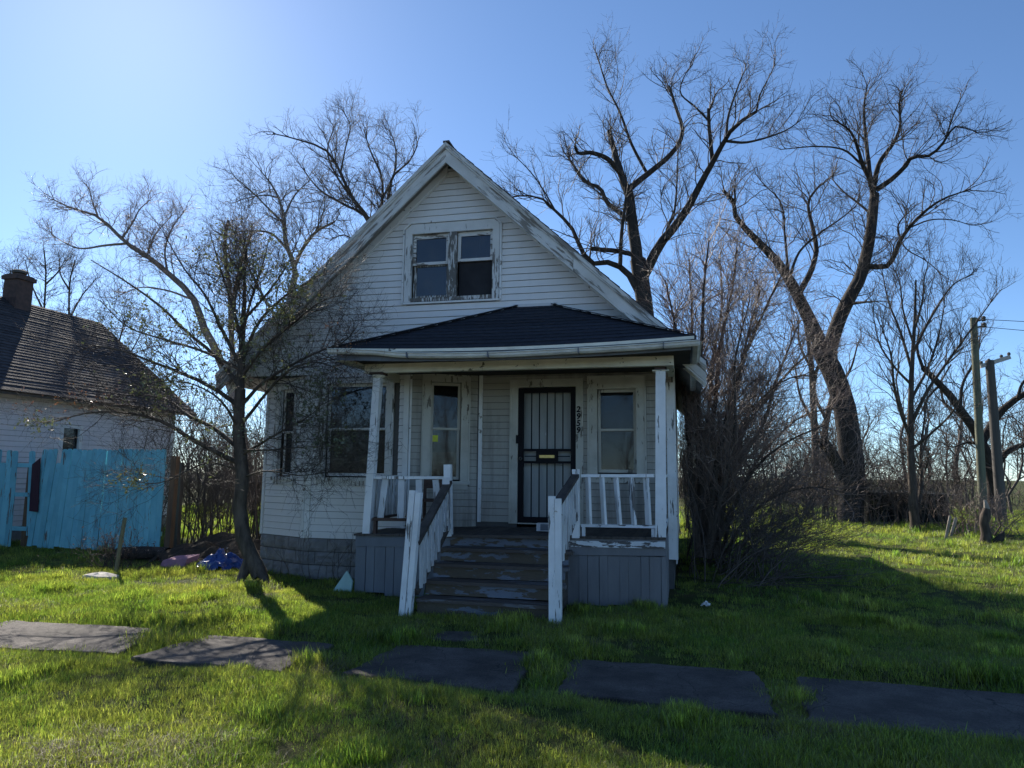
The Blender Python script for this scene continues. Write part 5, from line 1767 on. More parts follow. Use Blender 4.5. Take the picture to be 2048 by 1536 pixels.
# tallest forked tree at right
T2 = [
    ([(1702, 1046), (1703, 960), (1700, 880), (1688, 810), (1662, 742), (1640, 690)], 0, 0, 34, 26),
    ([(1650, 715), (1618, 640), (1588, 575), (1552, 520), (1512, 480), (1486, 452), (1470, 430), (1467, 402), (1446, 380)], 0, -2.2, 21, 4),
    ([(1468, 415), (1470, 395), (1468, 376)], -2.0, -2.0, 4, 2),
    ([(1652, 715), (1690, 612), (1720, 556), (1735, 500), (1744, 440), (1749, 388)], 0, 1.0, 20, 12),
    ([(1749, 392), (1737, 352), (1723, 325), (1716, 298), (1700, 262), (1668, 240)], 1.0, -0.6, 8, 1.8),
    ([(1742, 372), (1736, 320), (1731, 270), (1728, 215), (1734, 170)], 1.0, 2.2, 7, 1.5),
    ([(1746, 378), (1761, 322), (1790, 281), (1801, 250), (1798, 215), (1802, 182)], 1.0, 0.2, 7.5, 1.5),
    ([(1752, 380), (1790, 353), (1812, 331), (1822, 315), (1860, 311), (1890, 281), (1906, 255), (1950, 262)], 1.0, -1.2, 7.5, 1.5),
    ([(1890, 281), (1906, 232), (1922, 195)], -0.6, -0.2, 2.6, 1.1),
    ([(1721, 327), (1690, 301), (1640, 293), (1560, 299)], 0.6, -2.0, 3.2, 1.1),
    ([(1733, 533), (1776, 531), (1791, 506), (1801, 480), (1832, 440), (1880, 401), (1942, 378)], 0.6, -1.8, 8, 1.5),
    ([(1801, 482), (1796, 452), (1812, 428)], -0.5, -0.2, 3.2, 1.5),
    ([(1820, 455), (1860, 440), (1905, 440), (1940, 450)], -0.8, -2.0, 2.2, 1.0),
    ([(1742, 428), (1716, 406), (1690, 386), (1664, 358)], 0.9, 2.2, 3.5, 1.2),
    ([(1596, 590), (1626, 532), (1633, 500), (1624, 450), (1617, 402), (1642, 368)], -0.8, 0.6, 9, 2.4),
    ([(1578, 560), (1600, 502), (1640, 466), (1690, 431), (1712, 412)], -1.0, -2.0, 4, 1.2),
    ([(1576, 540), (1569, 462), (1566, 420), (1556, 396), (1528, 370)], -1.0, 0.3, 4, 1.2),
    ([(1700, 1015), (1682, 945), (1662, 905), (1645, 884)], 0.3, -0.8, 17, 15),
    ([(1690, 610), (1712, 606), (1732, 604)], 0.3, -0.6, 5, 3),
    ([(1800, 480), (1815, 500), (1850, 520), (1880, 545)], -0.6, -2.0, 2.0, 0.9),
]
make_tree('bare_tree', 'tallest forked bare tree with a leaning dark trunk at right', at(1702, 1046, 27.5), T2, 27.5, 'bark_dark', 'twig_mid', 22, 2.1, (3.4, 4.4, 4.8), thick=0.74, jit=0.18, curl=0.05)

# slender many-branched tree in front of the shed
T3 = [
    ([(1832, 1063), (1824, 960), (1821, 860), (1823, 760), (1829, 650), (1832, 560)], 0, 0, 12, 2),
    ([(1822, 880), (1800, 820), (1788, 770), (1782, 710), (1762, 650)], 0, -1.5, 5, 1.2),
    ([(1822, 850), (1850, 790), (1896, 722), (1940, 662), (1992, 590)], 0, -1.0, 5, 1.0),
    ([(1825, 745), (1801, 665), (1776, 600), (1765, 545)], 0, 1.2, 4, 1.0),
    ([(1826, 705), (1868, 625), (1912, 565), (1948, 548)], 0, 1.0, 4, 1.0),
    ([(1822, 800), (1858, 730), (1880, 660), (1890, 600)], 0, 1.6, 4, 1.0),
    ([(1823, 770), (1790, 735), (1760, 690), (1748, 640)], 0, -0.6, 3.5, 1.0),
    ([(1829, 660), (1845, 600), (1850, 550), (1856, 530)], 0, -0.8, 3, 1.0),
    ([(1822, 900), (1870, 860), (1900, 830), (1930, 780)], 0, -1.4, 4, 1.0),
    ([(1828, 690), (1806, 620), (1800, 570), (1790, 540)], 0, 0.5, 3, 1.0),
    ([(1824, 1060), (1842, 980), (1842, 900), (1850, 830)], 0.1, 0.6, 7, 2),
]
make_tree('bare_tree', 'slender bare tree with many upward branches in front of the shed', at(1832, 1063, 24.7), T3, 24.7, 'bark_mid', 'twig_mid', 23, 1.6, (4.0, 4.8, 5.0), thick=0.8, jit=0.14, curl=0.10, up=0.3)

# leaning old tree at the right edge
T4 = [
    ([(1990, 1030), (1985, 960), (1965, 890), (1930, 832), (1890, 780), (1845, 735)], 0, -1.5, 15, 6),
    ([(1845, 735), (1835, 700), (1838, 660)], -1.5, -1.5, 4, 1.5),
    ([(1962, 885), (2005, 820), (2045, 790), (2100, 770)], 0, -1.0, 10, 5),
    ([(2035, 797), (2046, 765), (2075, 740)], -0.8, -0.8, 4, 1.5),
    ([(1985, 950), (2020, 900), (2060, 890), (2110, 930)], 0, 1.0, 8, 3),
    ([(1920, 820), (1925, 770), (1950, 720), (1960, 690)], -0.8, 0.4, 4, 1.4),
    ([(1880, 770), (1860, 790), (1840, 830)], -1.2, -2.0, 3, 1.2),
    ([(1975, 900), (1940, 885), (1905, 895)], 0, -1.2, 4, 1.4),
]
make_tree('bare_tree', 'dark leaning old tree behind the two utility poles', at(1990, 1030, 36), T4, 36.0, 'bark_dark', 'twig_dark', 24, 2.4, (2.6, 3.4, 3.6), thick=0.9, jit=0.22, curl=0.04)

# two straight slim trunks between the thicket and the forked tree
T5 = [
    ([(1632, 1010), (1631, 900), (1626, 800), (1622, 720), (1612, 650)], 0, 0, 9, 4),
    ([(1625, 760), (1650, 700), (1664, 640)], 0, -0.8, 4, 1.4),
    ([(1629, 850), (1600, 790), (1590, 730)], 0, 0.8, 3.5, 1.2),
    ([(1624, 740), (1600, 690), (1596, 640)], 0, -0.8, 3, 1.2),
]
make_tree('bare_tree', 'slim straight bare tree, left one of the pair beside the forked tree', at(1632, 1010, 33), T5, 33.0, 'bark_mid', 'twig_mid', 25, 2.2, (2.0, 2.4, 3.0))
T6 = [
    ([(1648, 1010), (1647, 900), (1655, 830), (1668, 780), (1672, 700)], 0, 0, 9.5, 3),
    ([(1653, 840), (1630, 790), (1636, 730)], 0, -0.8, 4, 1.4),
    ([(1664, 790), (1700, 740), (1715, 690)], 0, 0.8, 3.5, 1.2),
]
make_tree('bare_tree', 'slim curving bare tree, right one of the pair beside the forked tree', at(1648, 1010, 34), T6, 34.0, 'bark_mid', 'twig_mid', 26, 2.2, (2.0, 2.4, 3.0))

# left: pale spreading tree leaning far left behind the front tree
L1 = [
    ([(505, 1030), (490, 900), (470, 800), (440, 720), (411, 660)], 0, 0, 15, 11),
    ([(411, 665), (388, 600), (335, 545), (294, 512), (252, 486), (232, 466), (197, 434), (140, 415), (104, 398)], 0, -1.0, 11, 1.5),
    ([(252, 487), (208, 491), (158, 497), (106, 472)], -0.6, -2.0, 4, 1.1),
    ([(245, 476), (267, 442), (280, 418), (300, 400)], -0.6, 0.6, 3.2, 1.1),
    ([(197, 434), (185, 405), (178, 375)], -0.8, -0.4, 2, 1.0),
    ([(335, 545), (330, 500), (345, 455), (370, 420)], -0.2, 0.8, 3.5, 1.1),
    ([(388, 600), (330, 580), (280, 575), (240, 590)], -0.1, -1.5, 3.5, 1.1),
    ([(294, 512), (310, 470), (345, 430)], -0.4, 0.8, 2.6, 1.0),
    ([(470, 800), (462, 650), (458, 571), (450, 505), (450, 473), (457, 441)], 0.2, 1.0, 9, 4.5),
    ([(462, 680), (470, 580), (486, 512), (503, 470)], 0.3, 1.4, 7, 2.5),
]
make_tree('bare_tree', 'pale barked bare tree leaning far left behind the leafy front tree', at(505, 1030, 25), L1, 25.0, 'bark_grey', 'twig_pale', 31, 1.7, (4.6, 5.4, 5.6), thick=0.68, jit=0.18, curl=0.05)
L2 = [
    ([(560, 1030), (562, 820), (568, 680), (582, 590), (591, 545)], 0, 0, 14, 9),
    ([(591, 550), (586, 524), (572, 488), (568, 434), (545, 372), (520, 340)], 0, -0.8, 8, 1.5),
    ([(588, 535), (604, 500), (634, 462), (665, 446)], 0, -1.4, 6, 3.5),
    ([(576, 500), (540, 466), (495, 462), (440, 470)], -0.2, -1.5, 4, 1.2),
    ([(570, 450), (540, 420), (500, 380), (470, 355)], -0.4, 0.8, 3.5, 1.1),
    ([(568, 434), (590, 390), (620, 360)], -0.4, 0.8, 3.5, 1.1),
    ([(555, 395), (530, 390), (480, 400)], -0.6, -1.8, 2.5, 1.0),
    ([(630, 465), (645, 430), (650, 400)], -1.0, -0.6, 2.5, 1.0),
    ([(568, 660), (530, 600), (500, 540), (470, 480)], 0, 1.4, 6, 1.3),
    ([(575, 620), (610, 580), (650, 550)], 0, 1.4, 4, 1.3),
]
make_tree('bare_tree', 'tangled bare tree rising just left of the house roof', at(560, 1030, 24), L2, 24.0, 'bark_grey', 'twig_mid', 32, 1.8, (4.4, 5.2, 5.4), thick=0.68, jit=0.2, curl=0.04)
L3 = [
    ([(770, 1000), (768, 800), (762, 620), (756, 520)], 0, 0, 16, 10),
    ([(756, 530), (742, 445), (704, 395), (681, 346), (660, 308), (596, 279), (546, 267)], 0, -1.8, 7, 1.4),
    ([(750, 480), (728, 430), (690, 410), (640, 380), (600, 330)], 0, 1.0, 5, 1.2),
    ([(757, 520), (762, 430), (764, 356), (740, 300), (728, 260)], 0, 0.8, 6, 1.3),
    ([(760, 520), (776, 410), (784, 356), (822, 318), (835, 290)], 0, -1.0, 7, 1.4),
    ([(704, 395), (672, 350), (655, 300), (670, 250)], -0.6, 0.5, 3.5, 1.2),
    ([(764, 400), (790, 340), (790, 290), (780, 262)], 0.2, 1.4, 3.5, 1.1),
    ([(757, 560), (720, 500), (690, 470), (660, 480)], 0, -1.5, 4, 1.2),
    ([(681, 346), (690, 300), (700, 250), (690, 228)], -0.8, -0.2, 2.6, 1.0),
]
make_tree('bare_tree', 'fine twigged bare tree fanning out behind the left roof slope', at(770, 1000, 26), L3, 26.0, 'bark_mid', 'twig_mid', 33, 1.8, (3.8, 5.0, 5.2), thick=0.72, jit=0.17, curl=0.06)
# trees behind the neighbour's roof
for k, (lb, Yk, sd_) in enumerate(((([(80, 1000), (82, 700), (90, 590), (92, 540), (88, 500)], [(86, 620), (60, 560), (50, 520)], [(90, 570), (115, 545), (130, 520)]), 33.0, 41), (([(150, 1000), (140, 700), (138, 600), (140, 560), (150, 520)], [(138, 640), (165, 590), (190, 560)], [(139, 580), (120, 545), (118, 510)]), 35.0, 42), (([(5, 1000), (8, 700), (15, 600), (22, 540)], [(12, 640), (-10, 580), (-15, 520)], [(15, 610), (30, 570), (38, 530)]), 33.0, 43), (([(245, 1000), (240, 800), (235, 700), (250, 640)], [(238, 740), (270, 690), (290, 650)], [(236, 720), (205, 680), (200, 640)]), 31.0, 44))):
    limbs = [(l_, 0, 0.8 * (q - 1), 7 if q == 0 else 3.2, 2.0 if q == 0 else 1.0) for q, l_ in enumerate(lb)]
    make_tree('bare_tree', ('bare tree top directly right of the chimney next door', 'bare tree top above the middle of the dark roof next door', 'bare tree behind the chimney next door at the left edge', 'bare tree beyond the far gable end of the dark roof')[k], at(lb[0][0][0], 1000, Yk), limbs, Yk, 'bark_mid', 'twig_mid', sd_, 2.2, (3.0, 4.0, 4.4), trunk_n=0, thick=0.62, t0=0.45, group='trees behind the neighbouring roof')

# the leafy tree in the front yard
FT = [
    ([(521, 1152), (504, 1118), (486, 1068), (479, 1010), (485, 962), (480, 900), (478, 840), (480, 780)], 0, 0, 24, 15),
    ([(478, 850), (480, 780), (484, 700), (487, 640), (489, 560), (493, 500)], 0, 0, 15.5, 2),
    ([(474, 925), (430, 902), (387, 880), (325, 844), (247, 825), (190, 824), (110, 842)], 0, -1.2, 8.5, 1.5),
    ([(470, 890), (420, 852), (375, 830), (335, 800), (270, 790), (190, 800)], 0, 0.9, 7, 1.4),
    ([(476, 810), (420, 772), (360, 745), (300, 722), (240, 700), (180, 690)], 0, -0.9, 7.5, 1.4),
    ([(477, 770), (430, 712), (380, 670), (320, 612), (250, 562), (182, 520)], 0, 1.0, 6.5, 1.3),
    ([(480, 730), (440, 652), (410, 590), (370, 540), (335, 480)], 0, -0.8, 6, 1.3),
    ([(483, 690), (462, 602), (442, 540), (420, 465)], 0, 0.9, 5, 1.2),
    ([(485, 720), (520, 642), (570, 592), (620, 562), (655, 540)], 0, -0.7, 6, 1.2),
    ([(485, 750), (530, 692), (580, 652), (640, 604), (684, 590)], 0, -0.9, 6, 1.2),
    ([(483, 810), (530, 762), (580, 732), (640, 702), (690, 682), (712, 656)], 0, -0.9, 6, 1.2),
    ([(482, 850), (530, 790), (572, 745), (632, 724), (684, 742)], 0, -1.2, 5.5, 1.2),
    ([(482, 910), (530, 882), (582, 852), (622, 830), (652, 798)], 0, -0.8, 4.5, 1.0),
    ([(484, 955), (530, 942), (600, 951), (650, 945), (692, 938)], 0, -0.9, 2.8, 0.8),
    ([(478, 940), (420, 925), (372, 942), (320, 966), (255, 962)], 0, -1.3, 3, 0.9),
    ([(487, 660), (505, 590), (525, 530), (540, 470)], 0, 0.5, 5, 1.2),
    ([(486, 680), (470, 620), (480, 540), (470, 460)], 0, -0.6, 4, 1.0),
    ([(484, 900), (540, 900), (600, 895), (690, 890)], 0, -1.2, 3.2, 0.8),
    ([(478, 860), (440, 800), (390, 770), (330, 760)], 0, -1.4, 4.5, 1.0),
    ([(488, 640), (540, 580), (580, 520), (600, 470)], 0, -0.3, 4.5, 1.0),
    ([(482, 740), (400, 700), (330, 680), (250, 650), (200, 600)], 0, -0.2, 5, 1.0),
]
FTY = 9.72
front, fsets, (fP, fR) = make_tree('yard_tree', 'twisted front yard tree with sparse evergreen leaves before the bay window', at(515, 1150, FTY), FT, FTY, 'bark_front', 'twig_dark', 51, 1.0, (9.5, 8.5, 8.0), rmin=0.0021, r1max=0.008, thick=0.66, jit=0.18, curl=0.03, up=0.10, wig=0.10, t0=0.25, keep=lambda p: (p[..., 1] < YG - 0.06).all(axis=1))
# root flare
MB().tube([tuple(at(512, 1130, FTY) + np.array([0, 0, 0.02])), (at(535, 1150, FTY)[0], FTY - 0.08, 0.06), (at(548, 1158, FTY)[0], FTY - 0.16, -0.04)], [0.10, 0.065, 0.03], 9).build('root', M['bark_front'], front, smooth=True)
MB().tube([tuple(at(500, 1120, FTY)), (at(492, 1145, FTY)[0], FTY - 0.1, 0.05), (at(486, 1160, FTY)[0], FTY - 0.16, -0.04)], [0.10, 0.065, 0.03], 9).build('root', M['bark_front'], front, smooth=True)


def leaves(points, dirs, size, rg_, fold=0.25):
    """folded leaf blades: two quads each"""
    n = len(points)
    d = unit(dirs + rg_.normal(size=(n, 3)) * 0.7)
    q = rg_.normal(size=(n, 3))
    s = unit(q - (q * d).sum(1, keepdims=True) * d)
    u = np.cross(d, s)
    L = (size * rg_.uniform(0.6, 1.3, n))[:, None]
    W = L * 0.28
    a = points
    b = points + d * L * 0.5
    c = points + d * L
    V = np.stack([a, b + s * W + u * W * fold * 2, c, b - s * W + u * W * fold * 2, b], 1)
    V = V.reshape(-1, 3)
    i = np.arange(n)[:, None] * 5
    F1 = i + np.array([[0, 4, 1]])
    F2 = i + np.array([[4, 2, 1]])
    F3 = i + np.array([[0, 3, 4]])
    F4 = i + np.array([[3, 2, 4]])
    return V, np.concatenate([F1, F2, F3, F4])


def proj(P):
    c = P - EYE
    z = c @ FW
    return CX + F_PX * (c @ RT) / z, CY - F_PX * (c @ UP) / z


lr = np.random.default_rng(77)
tipsP = np.concatenate([fsets[2][0], fsets[3][0]]) if False else fsets[2][0]
tp_, td_ = [], []
for S in (fsets[2][0], fsets[3][0]):
    for k in range(1, S.shape[1]):
        tp_.append(S[:, k])
        td_.append(S[:, k] - S[:, k - 1])
tp_, td_ = np.concatenate(tp_), unit(np.concatenate(td_))
px, py = proj(tp_)
zones = [(440, 660, 55, 45, .6), (360, 770, 70, 45, .4), (560, 560, 55, 60, .5), (625, 790, 35, 45, .45), (665, 880, 40, 16, .5), (268, 962, 30, 18, .9), (60, 850, 80, 16, .55), (530, 760, 50, 40, .25), (430, 870, 60, 50, .4), (300, 640, 80, 40, .25), (520, 700, 50, 50, .35), (450, 520, 60, 60, .15), (540, 620, 50, 40, .45), (420, 900, 50, 40, .4)]
pr_ = np.zeros(len(tp_))
for zx, zy, rx, ry, w in zones:
    pr_ = np.maximum(pr_, w * np.exp(-(((px - zx) / rx) ** 2 + ((py - zy) / ry) ** 2)))
pr_ *= (0.25 + 1.5 * value_noise(px, py, 22, 5) ** 2)
red = np.maximum(np.exp(-(((px - 90) / 80) ** 2 + ((py - 800) / 30) ** 2)), np.exp(-(((px - 690) / 35) ** 2 + ((py - 700) / 45) ** 2))) * 0.45
sel = lr.random(len(tp_)) < pr_ * 0.75
q_ = np.repeat(np.flatnonzero(sel), 3)
V, Fq = leaves(tp_[q_] + lr.normal(size=(len(q_), 3)) * 0.022, td_[q_], 0.050, lr)
lf = np_mesh('leaves', V, Fq, M['leaf_green'], front, smooth=False)
tag(lf, kind='stuff')
sel = lr.random(len(tp_)) < red * 0.4
q_ = np.repeat(np.flatnonzero(sel), 2)
V, Fq = leaves(tp_[q_] + lr.normal(size=(len(q_), 3)) * 0.02, td_[q_], 0.036, lr)
tag(np_mesh('leaves', V, Fq, M['leaf_red'], front, smooth=False), kind='stuff', label='small russet leaves at the branch ends')


# ------------------------------------------------------------------ shrubs and thickets: many stems from one root
def thicket(name, label, bases, targets, twig, seed, lens, dens, rmin, rstem, cat='shrub', group=None, curl=0.05, jit=0.15, up=0.2, levels=2, keep=None, n=9, droop=0.0, ang=(0.25, 0.8)):
    rg_ = np.random.default_rng(seed)
    bases, targets = np.asarray(bases, float), np.asarray(targets, float)
    m = len(bases)
    t = np.linspace(0, 1, n)[None, :, None]
    mid = (bases + targets) / 2
    mid[:, :2] = mid[:, :2] * 0.35 + bases[:, :2] * 0.65
    mid += rg_.normal(size=mid.shape) * 0.12
    P = (1 - t) ** 2 * bases[:, None] + 2 * t * (1 - t) * mid[:, None] + t ** 2 * targets[:, None]
    L = np.linalg.norm(targets - bases, axis=1)
    P += np.cumsum(rg_.normal(size=P.shape), axis=1) * (0.018 * L[:, None, None] ** 0.6) * np.linspace(0, 1, n)[None, :, None]
    P[..., 2] = np.maximum(P[..., 2], 0.02)
    R = (rstem * rg_.uniform(0.5, 1.4, m))[:, None] * np.linspace(1, 0.22, n)[None]
    if keep is not None:
        k_ = keep(P)
        P, R = P[k_], R[k_]
    root = empty(name, tuple(bases.mean(0)[:2]) + (0.0,), label, cat, group)
    tubes_mesh('stems', [(P, R, 6)], M[twig], root)
    c1 = grow(P, R, lambda L: L * dens[0], 0.2, 1.0, lambda L, t: lens * (1.2 - 0.5 * t), ang, up, curl, jit, 5, 0.5, rmin, rg_, rmax=0.012, droop=droop)
    c2 = grow(c1[0], c1[1], lambda L: L * dens[1], 0.1, 1.0, lambda L, t: L * 0.5 + 0.05, ang, up, curl, jit * 1.2, 4, 0.7, rmin * 0.8, rg_, droop=droop)
    sets = [(c1[0], c1[1], 3), (c2[0], c2[1], 3)]
    if levels > 2:
        c3 = grow(c2[0], c2[1], lambda L: L * dens[2], 0.1, 1.0, lambda L, t: L * 0.5 + 0.04, ang, up, curl, jit * 1.2, 3, 0.7, rmin * 0.75, rg_)
        sets.append((c3[0], c3[1], 3))
    if keep is not None:
        sets = [(p_[keep(p_)], r_[keep(p_)], s_) for p_, r_, s_ in sets]
    for p_, r_, s_ in sets:
        p_[..., 2] = np.maximum(p_[..., 2], 0.03)
    tubes_mesh('twigs', sets, M[twig], root)
    return root, sets


tr_ = np.random.default_rng(90)
# the big thicket against the right wall of the house
keep_r = lambda p: ((p[..., 0] > -0.04) | (p[..., 2] > 4.2)).all(axis=1) & ~((p[..., 0] < 0.45) & (p[..., 1] < 10.4)).any(axis=1)
SH = [
    ([(1398, 1115), (1384, 960), (1372, 830), (1360, 720), (1346, 630), (1330, 560)], 0, 0.8, 9, 1.5),
    ([(1404, 1115), (1402, 940), (1396, 800), (1404, 660), (1409, 560), (1418, 480)], 0.3, -0.4, 11, 1.5),
    ([(1410, 1115), (1412, 960), (1430, 810), (1442, 680), (1468, 560), (1474, 490)], 0.6, 1.4, 9, 1.5),
    ([(1415, 1115), (1426, 970), (1456, 830), (1486, 720), (1534, 610), (1566, 545)], 0.2, -0.7, 9, 1.5),
    ([(1420, 1115), (1446, 980), (1484, 870), (1540, 790), (1592, 730), (1640, 690)], 0.8, 1.8, 8, 1.4),
    ([(1396, 1115), (1396, 900), (1384, 750), (1383, 620), (1378, 520)], 1.2, 2.2, 6, 1.5),
    ([(1425, 1115), (1468, 1010), (1512, 935), (1580, 880), (1650, 850)], 0.3, -0.9, 6, 1.2),
    ([(1430, 1115), (1446, 910), (1476, 770), (1498, 660), (1520, 580)], 1.3, 0.3, 8, 1.5),
    ([(1400, 1115), (1414, 870), (1426, 720), (1444, 610), (1440, 520)], 1.5, 2.8, 6, 1.5),
    ([(1418, 1115), (1444, 940), (1506, 820), (1568, 760), (1612, 750)], 1.8, 0.4, 6, 1.2),
    ([(1440, 1115), (1486, 970), (1548, 880), (1610, 830), (1680, 815)], 2.0, 3.0, 5, 1.2),
    ([(1445, 1115), (1500, 1030), (1570, 985), (1640, 975), (1690, 985)], 0.8, -0.4, 4, 1.1),
    ([(1412, 1115), (1440, 1000), (1470, 860), (1470, 720), (1500, 600)], -0.4, -1.0, 6, 1.3),
    ([(1432, 1115), (1460, 960), (1520, 860), (1560, 740), (1600, 640)], 1.0, 1.6, 7, 1.3),
]
make_tree('overgrown_shrub', 'huge bare overgrown shrub against the right side of the house', at(1410, 1115, 12.9), SH, 12.9, 'bark_mid', 'twig_pale', 91, 1.4, (9.5, 6.4, 5.4), cat='shrub', rmin=0.0028, up=0.22, curl=0.05, thick=0.85, jit=0.19, ang=(0.35, 1.1), trunk_n=0, t0=0.15, keep=keep_r, wig=0.25, r1max=0.010)
# dark tangle at its foot with arching shoots to the right
bs, tg = [], []
for k in range(80):
    b = (tr_.uniform(0.1, 1.5), tr_.uniform(10.9, 14.8), 0.0)
    a = tr_.uniform(-0.5, 2.6)
    r_ = tr_.uniform(0.5, 2.2)
    tg.append((max(0.1, b[0] + r_ * math.cos(a) * 1.1), b[1] + r_ * math.sin(a) * 0.7, tr_.uniform(0.15, 2.6) * (1.15 - r_ / 2.6)))
    bs.append(b)
for k in range(45):
    b = (tr_.uniform(0.03, 0.7), tr_.uniform(12.0, 19.5), 0.0)
    bs.append(b)
    tg.append((max(0.0, b[0] + tr_.normal() * 0.5), b[1] + tr_.normal() * 0.9, tr_.uniform(0.8, 3.2)))
for k in range(26):
    b = (tr_.uniform(0.8, 1.6), tr_.uniform(12.2, 14.5), 0.25)
    e_ = at(tr_.uniform(1560, 1690), tr_.uniform(1005, 1072), b[1] + tr_.uniform(0.2, 1.4))
    bs.append(b)
    tg.append((e_[0], e_[1], max(0.1, e_[2])))
thicket('bramble', 'dark low bramble tangle at the foot of the overgrown shrub', bs, tg, 'twig_mid', 92, 0.75, (5.0, 4.0), 0.0032, 0.010, cat='bramble', keep=keep_r, droop=0.10, jit=0.2)
# brush between the two houses
bs, tg = [], []
for k in range(200):
    b = (tr_.uniform(-11.6, -7.2), tr_.uniform(12.6, 16.5), 0.0)
    tg.append((b[0] + tr_.normal() * 0.6, b[1] + tr_.normal() * 0.5, tr_.uniform(0.8, 3.3)))
    bs.append(b)
thicket('brush', 'tangled brown brush filling the gap between the two houses', bs, tg, 'twig_mid', 93, 0.8, (5.0, 4.5), 0.0042, 0.014, cat='brush', jit=0.2, keep=lambda p: (p[..., 0] < XL - 0.1).all(axis=1) & (p[..., 1] > 12.32).all(axis=1))
# little dead-leaved shrub by the stake
c0 = at_ground(205, 1140)
bs = [(c0[0] + tr_.uniform(-0.35, 0.35), c0[1] + tr_.uniform(0.0, 0.5), 0) for _ in range(26)]
tg = [(b[0] + tr_.normal() * 0.22, b[1] + tr_.normal() * 0.2, tr_.uniform(0.2, 0.52)) for b in bs]
sh_, ss_ = thicket('low_shrub', 'low shrub with dry brown leaves beside the leaning stake', bs, tg, 'twig_dark', 94, 0.28, (9.0, 8.0), 0.0025, 0.006, ang=(0.4, 1.0))
pp = ss_[1][0][:, -1]
V, Fq = leaves(pp, unit(ss_[1][0][:, -1] - ss_[1][0][:, -2]), 0.035, lr)
tag(np_mesh('leaves', V, Fq, M['leaf_dead'], sh_, smooth=False), kind='stuff')
# bare twigs along the foundation
bs = [(tr_.uniform(-6.3, -4.4), YG - 0.12 - 0.3 * tr_.random(), 0) for _ in range(16)]
bs = [(b[0], b[1] + (0.2 if b[0] < -5.9 else 0), 0) for b in bs]
tg = [(b[0] + tr_.normal() * 0.12, b[1] - 0.03 + tr_.normal() * 0.04, tr_.uniform(0.3, 0.95)) for b in bs]
thicket('sapling_twigs', 'thin bare twigs sprouting along the block foundation', bs, tg, 'twig_dark', 95, 0.25, (5.0, 4.0), 0.0022, 0.004, cat='twigs', keep=lambda p: (p[..., 1] < YG - 0.05).all(axis=1))
# brush behind the house, seen past its right wall
bs = [(tr_.uniform(-1.6, 1.8), tr_.uniform(20.6, 24.0), 0) for _ in range(45)]
tg = [(b[0] + tr_.normal() * 0.5, b[1] + tr_.normal() * 0.4, tr_.uniform(1.2, 4.0)) for b in bs]
thicket('brush', 'dark brush behind the house just past its right wall', bs, tg, 'twig_dark', 88, 0.9, (4.0, 4.0), 0.006, 0.02, cat='brush', jit=0.2)
# brush line at the back of the right lawn
for j, (x0_, x1_, Yk, hh, nn, lab, tw_) in enumerate(((1560, 1760, 29.5, 2.2, 90, 'brown brush at the foot of the tallest forked tree', 'twig_mid'), (1740, 1900, 27.6, 1.7, 60, 'vines and dry brush climbing over the dark shed', 'twig_mid'), (1890, 2060, 24.0, 0.8, 50, 'low dry brush around the broken stump', 'twig_pale'))):
    bs, tg = [], []
    for k in range(nn):
        x_ = tr_.uniform(x0_, x1_)
        yk = Yk + tr_.normal() * 0.7
        b = at(x_, 1045, yk)
        bs.append((b[0], yk, 0))
        tg.append((b[0] + tr_.normal() * 0.5, yk + tr_.normal() * 0.3, hh * tr_.uniform(0.4, 1.3)))
    thicket('brush', lab, bs, tg, tw_, 96 + j, 0.8, (4.5, 4.0), 0.006, 0.016, cat='brush', jit=0.25)

# ------------------------------------------------------------------ the wood beyond the lots: reads as one mass
wr = np.random.default_rng(123)


def wood_batch(n, xr, yr, hr):
    Ps, Rs = [], []
    for k in range(n):
        x_, y_ = wr.uniform(*xr), wr.uniform(*yr)
        h_ = wr.uniform(*hr)
        pts = np.array([[x_ + wr.normal() * 0.15 * q, y_ + wr.normal() * 0.15 * q, h_ * q / 5] for q in range(6)])
        Ps.append(resample(pts, 8))
        Rs.append(np.linspace(0.014, 0.004, 8) * h_ * wr.uniform(0.7, 1.3))
    return np.array(Ps), np.array(Rs)


def wood(name, label, n, xr, yr, hr, mat, rmin):
    P, R = wood_batch(n, xr, yr, hr)
    c1 = grow(P, R, 11, 0.15, 1.0, lambda L, t: L * 0.42 * (1.1 - 0.6 * t), (0.5, 1.0), 0.2, 0.08, 0.2, 4, 0.5, rmin * 1.6, wr)
    c2 = grow(c1[0], c1[1], 6.5, 0.15, 1.0, lambda L, t: L * 0.45, (0.4, 1.0), 0.15, 0.06, 0.2, 2, 0.6, rmin, wr)
    c3 = grow(c2[0], c2[1], 2.2, 0.15, 1.0, lambda L, t: L * 0.5, (0.4, 1.0), 0.15, 0.06, 0.2, 1, 0.7, rmin * 0.8, wr)
    o = tubes_mesh(name, [(P, R, 6), (c1[0], c1[1], 3), (c2[0], c2[1], 3), (c3[0], c3[1], 3)], M[mat])
    tag(o, label, kind='stuff')
    return o


wood('far_wood', 'bare wood beyond the right lawn', 42, (2, 62), (50, 85), (5.5, 10.5), 'twig_mid', 0.012)
wood('far_wood', 'undergrowth behind the brush between the houses', 44, (-26, -9), (24, 40), (1.6, 4.2), 'twig_mid', 0.007)
wood('far_wood', 'bare wood far behind the house next door', 32, (-75, -8), (46, 80), (4.5, 8.5), 'twig_mid', 0.012)
wood('far_wood', 'dense undergrowth at the back of the right lawn', 84, (0.5, 34), (33, 50), (2.0, 5.2), 'twig_mid', 0.008)


